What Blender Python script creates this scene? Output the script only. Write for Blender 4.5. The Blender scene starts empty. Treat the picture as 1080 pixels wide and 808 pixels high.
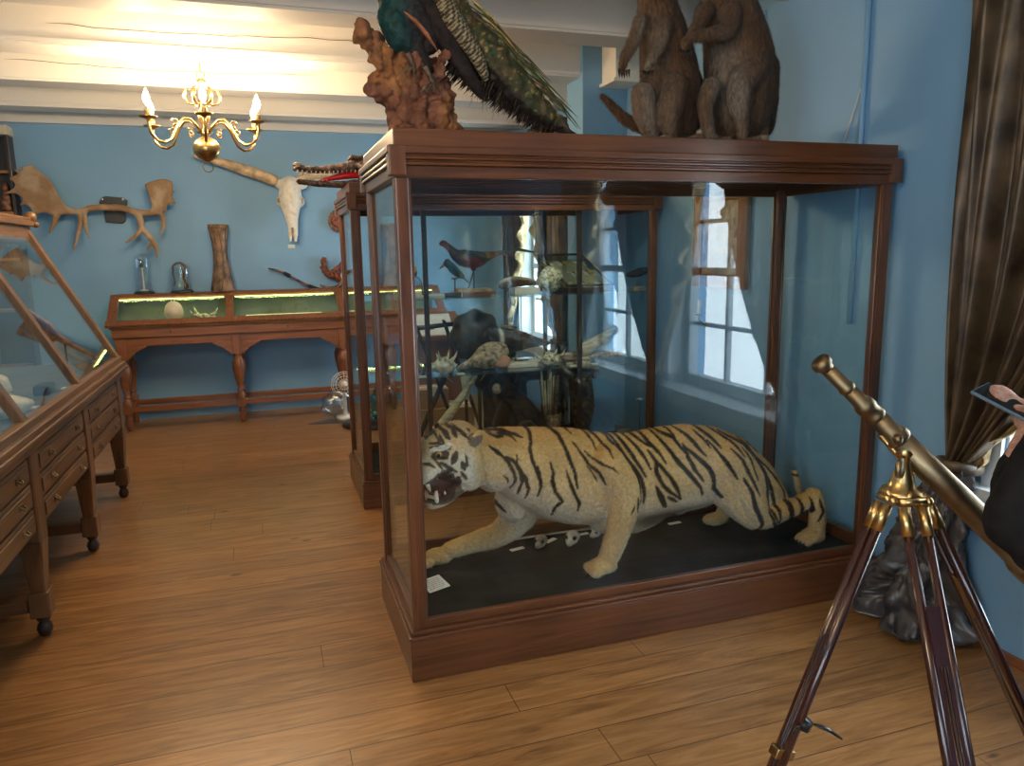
import bpy, math, random
import numpy as np
from mathutils import Vector, Matrix, Euler, noise
random.seed(7)
C = bpy.context.scene.collection
PI = math.pi
# ------------------------------------------------------------------ camera
FPX, PITCH, ROLL, YAW, CAMZ = 781.94, 0.1749, -0.0177, 0.3186, 1.55
_f = Vector((math.sin(YAW)*math.cos(PITCH), math.cos(YAW)*math.cos(PITCH), -math.sin(PITCH)))
_r0 = Vector((math.cos(YAW), -math.sin(YAW), 0)); _u0 = _r0.cross(_f)
_r = math.cos(ROLL)*_r0 + math.sin(ROLL)*_u0
_u = -math.sin(ROLL)*_r0 + math.cos(ROLL)*_u0
cam_d = bpy.data.cameras.new('camera'); cam = bpy.data.objects.new('camera', cam_d); C.objects.link(cam)
cam_d.sensor_width = 36; cam_d.lens = FPX/1080*36; cam_d.clip_start = .05
cam.matrix_world = Matrix(((_r.x,_u.x,-_f.x,0),(_r.y,_u.y,-_f.y,0),(_r.z,_u.z,-_f.z,CAMZ),(0,0,0,1)))
bpy.context.scene.camera = cam
def P(px, py, axis, val):
    """point of the world plane axis=val seen at a measured pixel of the photograph"""
    d = _f + (px-540)/FPX*_r - (py-404)/FPX*_u
    o = Vector((0,0,CAMZ)); t = (val-o[axis])/d[axis]
    return o + t*d

# ------------------------------------------------------------------ materials
M = {}
def _mat(name):
    m = bpy.data.materials.new(name); m.use_nodes = True; M[name] = m
    nt = m.node_tree; nt.nodes.clear()
    out = nt.nodes.new('ShaderNodeOutputMaterial')
    return m, nt, out
def _n(nt, typ, **kw):
    n = nt.nodes.new(typ)
    for k, v in kw.items():
        if k in n.inputs: n.inputs[k].default_value = v
        else: setattr(n, k, v)
    return n
def _ramp(nt, fac, stops):
    r = nt.nodes.new('ShaderNodeValToRGB'); e = r.color_ramp.elements
    e[0].position, e[0].color = stops[0][0], (*stops[0][1], 1)
    e[1].position, e[1].color = stops[-1][0], (*stops[-1][1], 1)
    for p, c in stops[1:-1]:
        x = e.new(p); x.color = (*c, 1)
    nt.links.new(fac, r.inputs[0]); return r.outputs[0]
def _coords(nt, scale=(1,1,1), rot=(0,0,0), world=False):
    if world:
        g = nt.nodes.new('ShaderNodeNewGeometry'); src = g.outputs['Position']
    else:
        g = nt.nodes.new('ShaderNodeTexCoord'); src = g.outputs['Object']
    mp = nt.nodes.new('ShaderNodeMapping'); mp.inputs['Scale'].default_value = scale
    mp.inputs['Rotation'].default_value = rot
    nt.links.new(src, mp.inputs[0]); return mp.outputs[0]
def _bump(nt, h, strength, dist=.01):
    b = _n(nt, 'ShaderNodeBump', Strength=strength, Distance=dist); nt.links.new(h, b.inputs['Height']); return b.outputs[0]
def plain(name, col, rough=.5, metal=0, var=.15, scale=8, bump=.0, spec=.5, sheen=0, coat=0, trans=0, emit=None, es=0, detail=4, mscale=(1,1,1)):
    m, nt, out = _mat(name)
    b = _n(nt, 'ShaderNodeBsdfPrincipled', Roughness=rough, Metallic=metal)
    b.inputs['Specular IOR Level'].default_value = spec
    b.inputs['Sheen Weight'].default_value = sheen; b.inputs['Coat Weight'].default_value = coat
    b.inputs['Coat Roughness'].default_value = .1
    b.inputs['Transmission Weight'].default_value = trans
    v = _coords(nt, mscale)
    no = _n(nt, 'ShaderNodeTexNoise', Scale=scale, Detail=detail); nt.links.new(v, no.inputs['Vector'])
    lo = tuple(max(0, c*(1-var*1.6)) for c in col); hi = tuple(min(1, c*(1+var*1.2)) for c in col)
    c = _ramp(nt, no.outputs[0], [(.3, lo), (.7, hi)]); nt.links.new(c, b.inputs['Base Color'])
    if bump: nt.links.new(_bump(nt, no.outputs[0], bump), b.inputs['Normal'])
    if emit:
        b.inputs['Emission Color'].default_value = (*emit, 1); b.inputs['Emission Strength'].default_value = es
    nt.links.new(b.outputs[0], out.inputs[0]); return m
def wood(base, col, rough=.35, coat=.25, contrast=.5):
    for ax, s in (('x', (1.2, 22, 22)), ('y', (22, 1.2, 22)), ('z', (22, 22, 1.2))):
        m, nt, out = _mat(base+'_'+ax)
        b = _n(nt, 'ShaderNodeBsdfPrincipled', Roughness=rough); b.inputs['Coat Weight'].default_value = coat
        b.inputs['Coat Roughness'].default_value = .18
        v = _coords(nt, s, world=False)
        n1 = _n(nt, 'ShaderNodeTexNoise', Scale=1.6, Detail=6, Distortion=1.2); nt.links.new(v, n1.inputs['Vector'])
        v2 = _coords(nt, (2,2,2))
        n2 = _n(nt, 'ShaderNodeTexNoise', Scale=1.3, Detail=3); nt.links.new(v2, n2.inputs['Vector'])
        mx = _n(nt, 'ShaderNodeMath', operation='ADD'); nt.links.new(n1.outputs[0], mx.inputs[0])
        m2 = _n(nt, 'ShaderNodeMath', operation='MULTIPLY'); m2.inputs[1].default_value = .5; nt.links.new(n2.outputs[0], m2.inputs[0]); nt.links.new(m2.outputs[0], mx.inputs[1])
        k = contrast
        c = _ramp(nt, mx.outputs[0], [(.5, tuple(q*(1-k) for q in col)), (.75, col), (.98, tuple(min(1, q*(1+k*.7)) for q in col))])
        nt.links.new(c, b.inputs['Base Color'])
        nt.links.new(_bump(nt, n1.outputs[0], .12, .004), b.inputs['Normal'])
        nt.links.new(b.outputs[0], out.inputs[0])
def glass(name, tint, base=.05, rough=.0, maxr=1.0):
    m, nt, out = _mat(name)
    t = _n(nt, 'ShaderNodeBsdfTransparent'); t.inputs[0].default_value = (*tint, 1)
    g = _n(nt, 'ShaderNodeBsdfGlossy'); g.inputs['Roughness'].default_value = rough; g.inputs[0].default_value = (.93, .98, 1, 1)
    lw = _n(nt, 'ShaderNodeLayerWeight', Blend=.5)
    pw = _n(nt, 'ShaderNodeMath', operation='POWER'); pw.inputs[1].default_value = 5.0; nt.links.new(lw.outputs['Facing'], pw.inputs[0])
    ma = _n(nt, 'ShaderNodeMath', operation='MULTIPLY_ADD'); ma.inputs[1].default_value = maxr-base; ma.inputs[2].default_value = base
    nt.links.new(pw.outputs[0], ma.inputs[0])
    mx = _n(nt, 'ShaderNodeMixShader'); nt.links.new(ma.outputs[0], mx.inputs[0]); nt.links.new(t.outputs[0], mx.inputs[1]); nt.links.new(g.outputs[0], mx.inputs[2])
    nt.links.new(mx.outputs[0], out.inputs[0])
def vcol(name, rough=.7, bump=.3, scale=120, mscale=(1,1,1), sheen=.2, spec=.3, metal=0, var=.25):
    m, nt, out = _mat(name)
    b = _n(nt, 'ShaderNodeBsdfPrincipled', Roughness=rough, Metallic=metal); b.inputs['Specular IOR Level'].default_value = spec
    b.inputs['Sheen Weight'].default_value = sheen
    a = _n(nt, 'ShaderNodeVertexColor'); a.layer_name = 'Col'
    v = _coords(nt, mscale)
    no = _n(nt, 'ShaderNodeTexNoise', Scale=scale, Detail=5); nt.links.new(v, no.inputs['Vector'])
    sc = _ramp(nt, no.outputs[0], [(.3, (1-var,)*3), (.7, (1+var*.5,)*3)])
    mm = _n(nt, 'ShaderNodeMix', data_type='RGBA', blend_type='MULTIPLY'); mm.inputs[0].default_value = 1
    nt.links.new(a.outputs[0], mm.inputs[6]); nt.links.new(sc, mm.inputs[7]); nt.links.new(mm.outputs[2], b.inputs['Base Color'])
    nt.links.new(_bump(nt, no.outputs[0], bump, .01), b.inputs['Normal'])
    nt.links.new(b.outputs[0], out.inputs[0])

wood('mahogany', (.118, .043, .017), .32, .25, .5)
wood('teak', (.215, .078, .030), .4, .15, .45)
wood('oakcase', (.175, .085, .034), .4, .15, .45)
wood('rosewood', (.040, .010, .007), .2, .6, .15)
wood('darkwood', (.035, .018, .012), .4, .2, .4)
wood('frame_gold', (.30, .13, .04), .35, .2, .5)
glass('case_glass', (.965, .985, .98), .030)
glass('window_glass', (.97, .99, 1), .03)
glass('shelf_glass', (.80, .90, .89), .06)
glass('jar_glass', (.93, .97, 1), .12)
glass('green_glass', (.35, .62, .55), .08)
glass('plastic_film', (.75, .78, .80), .16, .25)
plain('brass', (.56, .38, .16), .30, 1, .2, 14)
plain('old_brass', (.27, .20, .115), .45, 1, .3, 9)
plain('iron', (.04, .035, .03), .4, .8, .2, 20)
plain('felt', (.022, .026, .028), .95, 0, .35, 5, .1, spec=.1)
plain('case_lining', (.09, .10, .10), .9, 0, .2, 6)
plain('paper', (.75, .73, .66), .8, 0, .05, 30)
plain('ink', (.15, .13, .12), .8)
plain('white_paint', (.80, .76, .68), .5, 0, .04, 3, .05)
plain('win_paint', (.70, .76, .80), .4, 0, .04, 5)
plain('bone', (.76, .68, .53), .55, 0, .22, 14, .5)
plain('bone_dark', (.40, .31, .20), .6, 0, .35, 16, .5)
plain('horn_pale', (.62, .50, .33), .4, 0, .3, 7, .3, mscale=(1,6,6))
plain('horn_base', (.60, .43, .26), .5, 0, .35, 12, .4)
plain('antler', (.40, .25, .13), .5, 0, .5, 9, .45)
plain('antler_tip', (.50, .38, .26), .5, 0, .3, 12, .3)
plain('black_metal', (.03, .035, .035), .45, .2)
plain('screw', (.7, .72, .75), .25, .9)
plain('shell_white', (.74, .70, .58), .5, 0, .35, 24, .8)
plain('shell_pink', (.66, .36, .26), .4, 0, .3, 10, .4)
plain('shell_spot', (.52, .42, .30), .5, 0, .6, 38, .5)
plain('shell_ridge', (.45, .33, .26), .5, 0, .5, 6, .6, mscale=(1,8,8))
plain('coral', (.60, .56, .40), .8, 0, .6, 45, 1.2)
plain('stone', (.24, .22, .19), .9, 0, .35, 12, .6)
plain('cardboard', (.33, .20, .11), .85, 0, .12, 10)
plain('leather', (.22, .13, .075), .55, 0, .6, 11, .5, coat=.2)
plain('leather_dark', (.045, .030, .020), .45, 0, .6, 16, .5, coat=.2)
plain('red_plastic', (.85, .02, .02), .35, 0, .1)
plain('carved', (.20, .085, .05), .5, 0, .6, 26, .9)
plain('carved_red', (.35, .09, .05), .5, 0, .6, 40, .9)
plain('ivory', (.68, .60, .45), .4, 0, .12, 12)
plain('tongue', (.45, .12, .09), .35, 0, .3, 20, .3)
plain('mouth_dark', (.05, .015, .013), .4, 0, .2, 20)
plain('eye_dark', (.01, .008, .006), .08, 0, .0)
plain('eye_amber', (.42, .30, .07), .1, 0, .1)
plain('black_cloth', (.007, .007, .008), .8, 0, .3, 20, .4, sheen=0, spec=.2)
plain('jeans', (.03, .04, .07), .9, 0, .3, 40, .3)
plain('skin', (.55, .30, .22), .5, 0, .08, 12)
plain('hair', (.05, .03, .02), .6, 0, .3, 60, .5)
plain('phone_body', (.16, .24, .34), .2, .3, .1)
plain('phone_screen', (.02, .03, .04), .08, 0, 0)
plain('black_plastic', (.015, .015, .015), .35, 0, .1)
plain('claw', (.03, .022, .018), .3, 0, .2)
plain('bark', (.13, .07, .04), .75, 0, .75, 13, 1.0, detail=8)
plain('twig', (.12, .08, .05), .7, 0, .4, 30, .4)
plain('moss', (.12, .15, .05), .9, 0, .5, 30, .6)
plain('feather_dark', (.020, .013, .012), .7, 0, .5, 30, .5, spec=.2)
plain('feather_rust', (.38, .13, .055), .6, 0, .4, 30, .4)
plain('feather_teal', (.005, .06, .07), .35, 0, .6, 30, .4, coat=.4)
plain('feather_green', (.055, .06, .02), .6, 0, .7, 36, .6)
plain('feather_red', (.16, .018, .02), .6, 0, .4, 34, .4)
plain('feather_gold', (.62, .42, .12), .6, 0, .4, 34, .4)
plain('feather_blue', (.02, .10, .13), .4, 0, .5, 34, .4)
plain('feather_white', (.70, .67, .60), .6, 0, .2, 34, .4)
plain('curtain', (.095, .064, .036), .42, .12, .5, 7, .35, detail=6)
plain('curtain_gold', (.42, .30, .14), .4, .2, .3, 14, .4)
plain('curtain_grey', (.080, .076, .078), .36, .25, .35, 12, .5)
plain('white_cloth', (.75, .75, .72), .6, 0, .08, 10, .2)
plain('fish_yellow', (.70, .50, .06), .4)
plain('green_box', (.38, .38, .26), .7)
plain('wax', (.85, .80, .68), .5)
plain('wicker', (.26, .15, .08), .8, 0, .6, 60, 1.0)
plain('cable_white', (.7, .68, .62), .5)
plain('led', (.8, .85, .35), .5, emit=(.80, .88, .25), es=4)
plain('bulb', (1, .9, .7), .3, emit=(1, .70, .34), es=120)
vcol('tiger_fur', .8, .45, 150, (.5, 1, .5), .04, .2)
vcol('smooth_bone', .55, .15, 30, (1, 1, 1), 0, .35, var=.10)
vcol('fur', .85, .8, 85, (1, 1, .35), .10, var=.45)
vcol('plume', .6, .5, 60, (1, 1, 1), .03, var=.35)
vcol('croc_skin', .45, 1.0, 55, (1, 1, 1), .0, .5, var=.45)
vcol('driftwood', .75, .9, 26, (1, 1, .5), .0, .3, var=.5)

def paint(name, col, var=.06, stain=None):
    m, nt, out = _mat(name)
    b = _n(nt, 'ShaderNodeBsdfPrincipled', Roughness=.6)
    v = _coords(nt, (1,1,1), world=True)
    n1 = _n(nt, 'ShaderNodeTexNoise', Scale=1.1, Detail=4); nt.links.new(v, n1.inputs['Vector'])
    n2 = _n(nt, 'ShaderNodeTexNoise', Scale=40, Detail=3); nt.links.new(v, n2.inputs['Vector'])
    c = _ramp(nt, n1.outputs[0], [(.3, tuple(q*(1-var) for q in col)), (.7, tuple(q*(1+var) for q in col))])
    nt.links.new(c, b.inputs['Base Color']); nt.links.new(_bump(nt, n2.outputs[0], .08, .003), b.inputs['Normal'])
    nt.links.new(b.outputs[0], out.inputs[0])
paint('blue_paint', (.20, .40, .62))
paint('ceiling_paint', (.74, .72, .68), .03)

def floor_mat():
    m, nt, out = _mat('oak_floor')
    b = _n(nt, 'ShaderNodeBsdfPrincipled', Roughness=.34); b.inputs['Coat Weight'].default_value = .12; b.inputs['Coat Roughness'].default_value = .25
    v = _coords(nt, (1,1,1), world=True)
    sh_ = nt.nodes.new('ShaderNodeMapping'); sh_.inputs['Location'].default_value = (27.3, .05, 0); nt.links.new(v, sh_.inputs[0]); v = sh_.outputs[0]
    br = _n(nt, 'ShaderNodeTexBrick', Scale=1.0, offset=.37, offset_frequency=3); nt.links.new(v, br.inputs['Vector'])
    br.inputs['Mortar Size'].default_value = .0022; br.inputs['Mortar Smooth'].default_value = .3
    br.inputs['Brick Width'].default_value = 60; br.inputs['Row Height'].default_value = .172; br.inputs['Bias'].default_value = 0
    br.inputs['Color1'].default_value = (0,0,0,1); br.inputs['Color2'].default_value = (1,1,1,1); br.inputs['Mortar'].default_value = (.5,.5,.5,1)
    # per-plank shift of the grain
    sep = nt.nodes.new('ShaderNodeSeparateXYZ'); nt.links.new(v, sep.inputs[0])
    add = _n(nt, 'ShaderNodeMath', operation='MULTIPLY_ADD'); add.inputs[1].default_value = 7.0
    nt.links.new(br.outputs['Color'], add.inputs[0]); nt.links.new(sep.outputs['X'], add.inputs[2])
    comb = nt.nodes.new('ShaderNodeCombineXYZ'); nt.links.new(add.outputs[0], comb.inputs[0]); nt.links.new(sep.outputs['Y'], comb.inputs[1])
    mp = nt.nodes.new('ShaderNodeMapping'); mp.inputs['Scale'].default_value = (1.0, 9, 1); nt.links.new(comb.outputs[0], mp.inputs[0])
    n1 = _n(nt, 'ShaderNodeTexNoise', Scale=2.2, Detail=8, Distortion=1.8); n1.inputs['Roughness'].default_value = .62; nt.links.new(mp.outputs[0], n1.inputs['Vector'])
    c = _ramp(nt, n1.outputs[0], [(.25, (.15, .068, .021)), (.5, (.33, .162, .056)), (.75, (.47, .255, .098))])
    tone = _ramp(nt, br.outputs['Color'], [(0, (.84, .82, .80)), (1, (1.08, 1.06, 1.04))])
    mm = _n(nt, 'ShaderNodeMix', data_type='RGBA', blend_type='MULTIPLY'); mm.inputs[0].default_value = 1
    nt.links.new(c, mm.inputs[6]); nt.links.new(tone, mm.inputs[7])
    # knots
    mp2 = nt.nodes.new('ShaderNodeMapping'); mp2.inputs['Scale'].default_value = (1.7, 4.2, 1); nt.links.new(comb.outputs[0], mp2.inputs[0])
    vo = _n(nt, 'ShaderNodeTexVoronoi', Scale=1.25); nt.links.new(mp2.outputs[0], vo.inputs['Vector'])
    kn = _ramp(nt, vo.outputs['Distance'], [(0, (.12, .08, .06)), (.035, (.22, .15, .11)), (.075, (1, 1, 1))])
    m3 = _n(nt, 'ShaderNodeMix', data_type='RGBA', blend_type='MULTIPLY'); m3.inputs[0].default_value = .9
    nt.links.new(mm.outputs[2], m3.inputs[6]); nt.links.new(kn, m3.inputs[7])
    m4 = _n(nt, 'ShaderNodeMix', data_type='RGBA'); nt.links.new(br.outputs['Fac'], m4.inputs[0])
    jf = _n(nt, 'ShaderNodeMath', operation='MULTIPLY_ADD'); jf.inputs[1].default_value = 1/2.9; jf.inputs[2].default_value = .13; nt.links.new(add.outputs[0], jf.inputs[0])
    jg = _n(nt, 'ShaderNodeMath', operation='FRACT'); nt.links.new(jf.outputs[0], jg.inputs[0])
    jh = _n(nt, 'ShaderNodeMath', operation='LESS_THAN'); jh.inputs[1].default_value = .0011; nt.links.new(jg.outputs[0], jh.inputs[0])
    jm = _n(nt, 'ShaderNodeMath', operation='MAXIMUM'); nt.links.new(jh.outputs[0], jm.inputs[0]); nt.links.new(br.outputs['Fac'], jm.inputs[1])
    nt.links.new(jm.outputs[0], m4.inputs[0])
    nt.links.new(m3.outputs[2], m4.inputs[6]); m4.inputs[7].default_value = (.07, .035, .018, 1)
    nt.links.new(m4.outputs[2], b.inputs['Base Color'])
    nt.links.new(_bump(nt, n1.outputs[0], .1, .004), b.inputs['Normal'])
    nt.links.new(b.outputs[0], out.inputs[0])
floor_mat()

# ------------------------------------------------------------------ mesh collector
def V(*a): return Vector(a)
class MB:
    def __init__(s): s.v = []; s.f = []; s.m = []; s.sm = []; s.mats = []
    def mi(s, mat):
        if mat not in s.mats: s.mats.append(mat)
        return s.mats.index(mat)
    def add(s, vs, fs, mat, smooth=False):
        o = len(s.v); s.v += [tuple(p) for p in vs]; k = s.mi(mat)
        for f in fs: s.f.append([i+o for i in f]); s.m.append(k); s.sm.append(smooth)
        return s
    def box(s, a, b, mat, rot=None, piv=None):
        x0,x1 = sorted((a[0],b[0])); y0,y1 = sorted((a[1],b[1])); z0,z1 = sorted((a[2],b[2]))
        if mat+'_x' in M:
            d = (x1-x0, y1-y0, z1-z0); mat = mat+'_'+'xyz'[d.index(max(d))]
        vs = [(x0,y0,z0),(x1,y0,z0),(x1,y1,z0),(x0,y1,z0),(x0,y0,z1),(x1,y0,z1),(x1,y1,z1),(x0,y1,z1)]
        if rot:
            c = Vector(piv) if piv else Vector(((x0+x1)/2,(y0+y1)/2,(z0+z1)/2)); R = Euler(rot).to_matrix()
            vs = [R@(Vector(p)-c)+c for p in vs]
        return s.add(vs, [(3,2,1,0),(4,5,6,7),(0,1,5,4),(1,2,6,5),(2,3,7,6),(3,0,4,7)], mat)
    def hexa(s, lo, hi, mat):   # two quads
        if mat+'_x' in M: mat += '_z'
        return s.add(list(lo)+list(hi), [(3,2,1,0),(4,5,6,7),(0,1,5,4),(1,2,6,5),(2,3,7,6),(3,0,4,7)], mat)
    def tube(s, pts, rad, mat, n=10, caps=True, smooth=True, flat=1.0, up=None, twist=0):
        pts = [Vector(p) for p in pts]
        if isinstance(rad, (int, float)): rad = [rad]*len(pts)
        if mat+'_x' in M:
            d = pts[-1]-pts[0]; d = [abs(q) for q in d]; mat = mat+'_'+'xyz'[d.index(max(d))]
        vs = []; fs = []
        t = (pts[1]-pts[0]).normalized()
        u = Vector(up) if up else (Vector((0,0,1)) if abs(t.z) < .9 else Vector((1,0,0)))
        for i, p in enumerate(pts):
            if i == 0: t = pts[1]-pts[0]
            elif i == len(pts)-1: t = pts[-1]-pts[-2]
            else: t = (pts[i+1]-pts[i]).normalized()+(pts[i]-pts[i-1]).normalized()
            t = t.normalized() if t.length > 1e-9 else Vector((0,0,1))
            a = (u - t*u.dot(t)); a = a.normalized() if a.length > 1e-6 else t.orthogonal().normalized()
            b = t.cross(a); u = a
            for k in range(n):
                q = 2*PI*k/n + twist
                vs.append(p + a*math.cos(q)*rad[i]*flat + b*math.sin(q)*rad[i])
        for i in range(len(pts)-1):
            for k in range(n):
                k2 = (k+1) % n
                fs.append((i*n+k, i*n+k2, (i+1)*n+k2, (i+1)*n+k))
        if caps:
            fs.append(tuple(reversed(range(n)))); fs.append(tuple((len(pts)-1)*n+k for k in range(n)))
        return s.add(vs, fs, mat, smooth)
    def cyl(s, p0, p1, r0, mat, r1=None, n=16, smooth=True):
        return s.tube([p0, p1], [r0, r0 if r1 is None else r1], mat, n, smooth=smooth)
    def lathe(s, prof, c, mat, n=24, axis=None, smooth=True):
        """prof = [(radius, height)], axis = direction of the height"""
        c = Vector(c); ax = Vector(axis).normalized() if axis else Vector((0,0,1))
        if mat+'_x' in M: mat += '_z'
        a = ax.orthogonal().normalized(); b = ax.cross(a)
        vs = []; fs = []
        for r, h in prof:
            for k in range(n):
                q = 2*PI*k/n; vs.append(c + ax*h + a*math.cos(q)*max(r,1e-4) + b*math.sin(q)*max(r,1e-4))
        for i in range(len(prof)-1):
            for k in range(n):
                k2 = (k+1) % n; fs.append((i*n+k, i*n+k2, (i+1)*n+k2, (i+1)*n+k))
        fs.append(tuple(reversed(range(n)))); fs.append(tuple((len(prof)-1)*n+k for k in range(n)))
        return s.add(vs, fs, mat, smooth)
    def ell(s, c, r, mat, rot=(0,0,0), n=16, m=10):
        if isinstance(r, (int, float)): r = (r, r, r)
        R = Euler(rot).to_matrix() if not isinstance(rot, Matrix) else rot
        c = Vector(c); vs = [c + R@Vector((0,0,-r[2]))]; fs = []
        for i in range(1, m):
            th = -PI/2 + PI*i/m
            for k in range(n):
                q = 2*PI*k/n
                vs.append(c + R@Vector((r[0]*math.cos(th)*math.cos(q), r[1]*math.cos(th)*math.sin(q), r[2]*math.sin(th))))
        vs.append(c + R@Vector((0,0,r[2])))
        for k in range(n):
            fs.append((0, 1+(k+1)%n, 1+k)); L = 1+(m-2)*n; fs.append((len(vs)-1, L+k, L+(k+1)%n))
        for i in range(m-2):
            for k in range(n):
                fs.append((1+i*n+k, 1+i*n+(k+1)%n, 1+(i+1)*n+(k+1)%n, 1+(i+1)*n+k))
        return s.add(vs, fs, mat, True)
    def prism(s, poly, origin, ex, ey, depth, mat, smooth=False):
        """outline poly (u,v) spanned by ex, ey and extruded by vector depth"""
        o, ex, ey, d = Vector(origin), Vector(ex), Vector(ey), Vector(depth)
        a = [o + ex*u + ey*v for u, v in poly]; n = len(a)
        area = sum(poly[i][0]*poly[(i+1)%n][1]-poly[(i+1)%n][0]*poly[i][1] for i in range(n))
        nrm = ex.cross(ey)*(1 if area > 0 else -1)
        if nrm.dot(d) > 0: a = list(reversed(a))
        vs = a + [p+d for p in a]
        fs = [tuple(range(n)), tuple(reversed(range(n, 2*n)))] + [(i, n+i, n+(i+1)%n, (i+1)%n) for i in range(n)]
        if mat+'_x' in M: mat += '_x'
        return s.add(vs, fs, mat, smooth)
    def cap(s, p0, p1, r0, r1, mat='m', n=12):
        """tapered capsule"""
        p0, p1 = Vector(p0), Vector(p1); L = (p1-p0).length; k = max(2, int(L/(.5*min(r0, r1)))+1)
        pts = []; rr = []
        t = (p1-p0).normalized()
        for a in (-.99, -.8, -.45): pts.append(p0+t*r0*a); rr.append(r0*math.sqrt(1-a*a))
        pts.append(p0); rr.append(r0); pts.append(p1); rr.append(r1)
        for a in (.45, .8, .99): pts.append(p1+t*r1*a); rr.append(r1*math.sqrt(1-a*a))
        return s.tube(pts, rr, mat, n)
    def chain(s, nodes, mat='m', n=14):
        """nodes [(p, r)] -> one smooth tube with rounded ends"""
        pts = [Vector(p) for p, r in nodes]; rr = [r for p, r in nodes]
        # catmull-rom subdivide
        P2 = []; R2 = []
        for i in range(len(pts)-1):
            a = pts[max(i-1,0)]; b = pts[i]; c = pts[i+1]; d = pts[min(i+2, len(pts)-1)]
            for k in range(4):
                t = k/4; P2.append(.5*((2*b)+(c-a)*t+(2*a-5*b+4*c-d)*t*t+(3*b-a-3*c+d)*t**3)); R2.append(rr[i]*(1-t)+rr[i+1]*t)
        P2.append(pts[-1]); R2.append(rr[-1])
        t0 = (P2[0]-P2[1]).normalized(); t1 = (P2[-1]-P2[-2]).normalized()
        A = [(P2[0]+t0*R2[0]*a, R2[0]*math.sqrt(1-a*a)) for a in (.99,.8,.45)]
        B = [(P2[-1]+t1*R2[-1]*a, R2[-1]*math.sqrt(1-a*a)) for a in (.45,.8,.99)]
        allp = A + list(zip(P2, R2)) + B
        return s.tube([p for p, r in allp], [r for p, r in allp], mat, n)
    def turn(s, ang, piv):
        R = Euler((0,0,ang)).to_matrix(); p = Vector(piv); s.v = [tuple(R@(Vector(q)-p)+p) for q in s.v]; return s
    def mesh(s, name):
        me = bpy.data.meshes.new(name); me.from_pydata(s.v, [], s.f); me.validate(); me.update()
        return me
    def build(s, name, parent=None, bevel=0, origin=None, sub=0):
        vs = np.array(s.v, float)
        if parent is not None: org = world_loc(parent)
        elif origin is not None: org = Vector(origin)
        else:
            mn, mx = vs.min(0), vs.max(0); org = Vector(((mn[0]+mx[0])/2, (mn[1]+mx[1])/2, mn[2]))
        if parent is not None and origin is not None: org = Vector(origin)
        me = bpy.data.meshes.new(name); me.from_pydata([tuple(Vector(p)-org) for p in s.v], [], s.f)
        for k in s.mats: me.materials.append(M[k])
        me.polygons.foreach_set('material_index', s.m); me.polygons.foreach_set('use_smooth', s.sm)
        me.update()
        o = bpy.data.objects.new(name, me); C.objects.link(o)
        if parent is not None:
            o.parent = parent; o.location = org - world_loc(parent)
        else: o.location = org
        if bevel:
            b = o.modifiers.new('bevel', 'BEVEL'); b.width = bevel; b.segments = 2; b.limit_method = 'ANGLE'; b.angle_limit = math.radians(50)
        if sub:
            b = o.modifiers.new('sub', 'SUBSURF'); b.levels = sub; b.render_levels = sub
        return o
def world_loc(o):
    l = Vector(o.location)
    while o.parent: o = o.parent; l = l + Vector(o.location)
    return l
def tag(o, label=None, cat=None, group=None, kind=None):
    if label: o['label'] = label
    if cat: o['category'] = cat
    if group: o['group'] = group
    if kind: o['kind'] = kind
    return o
def thing(name, loc, label, cat, group=None):
    o = bpy.data.objects.new(name, None); o.empty_display_size = .05; C.objects.link(o); o.location = loc
    return tag(o, label, cat, group)
def struct(name, mb, bevel=0):
    o = mb.build(name, bevel=bevel); o['kind'] = 'structure'; return o
def copy_tree(o, parent=None):
    c = o.copy(); C.objects.link(c)
    if parent is not None: c.parent = parent
    for ch in list(o.children): copy_tree(ch, c)
    return c
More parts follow.
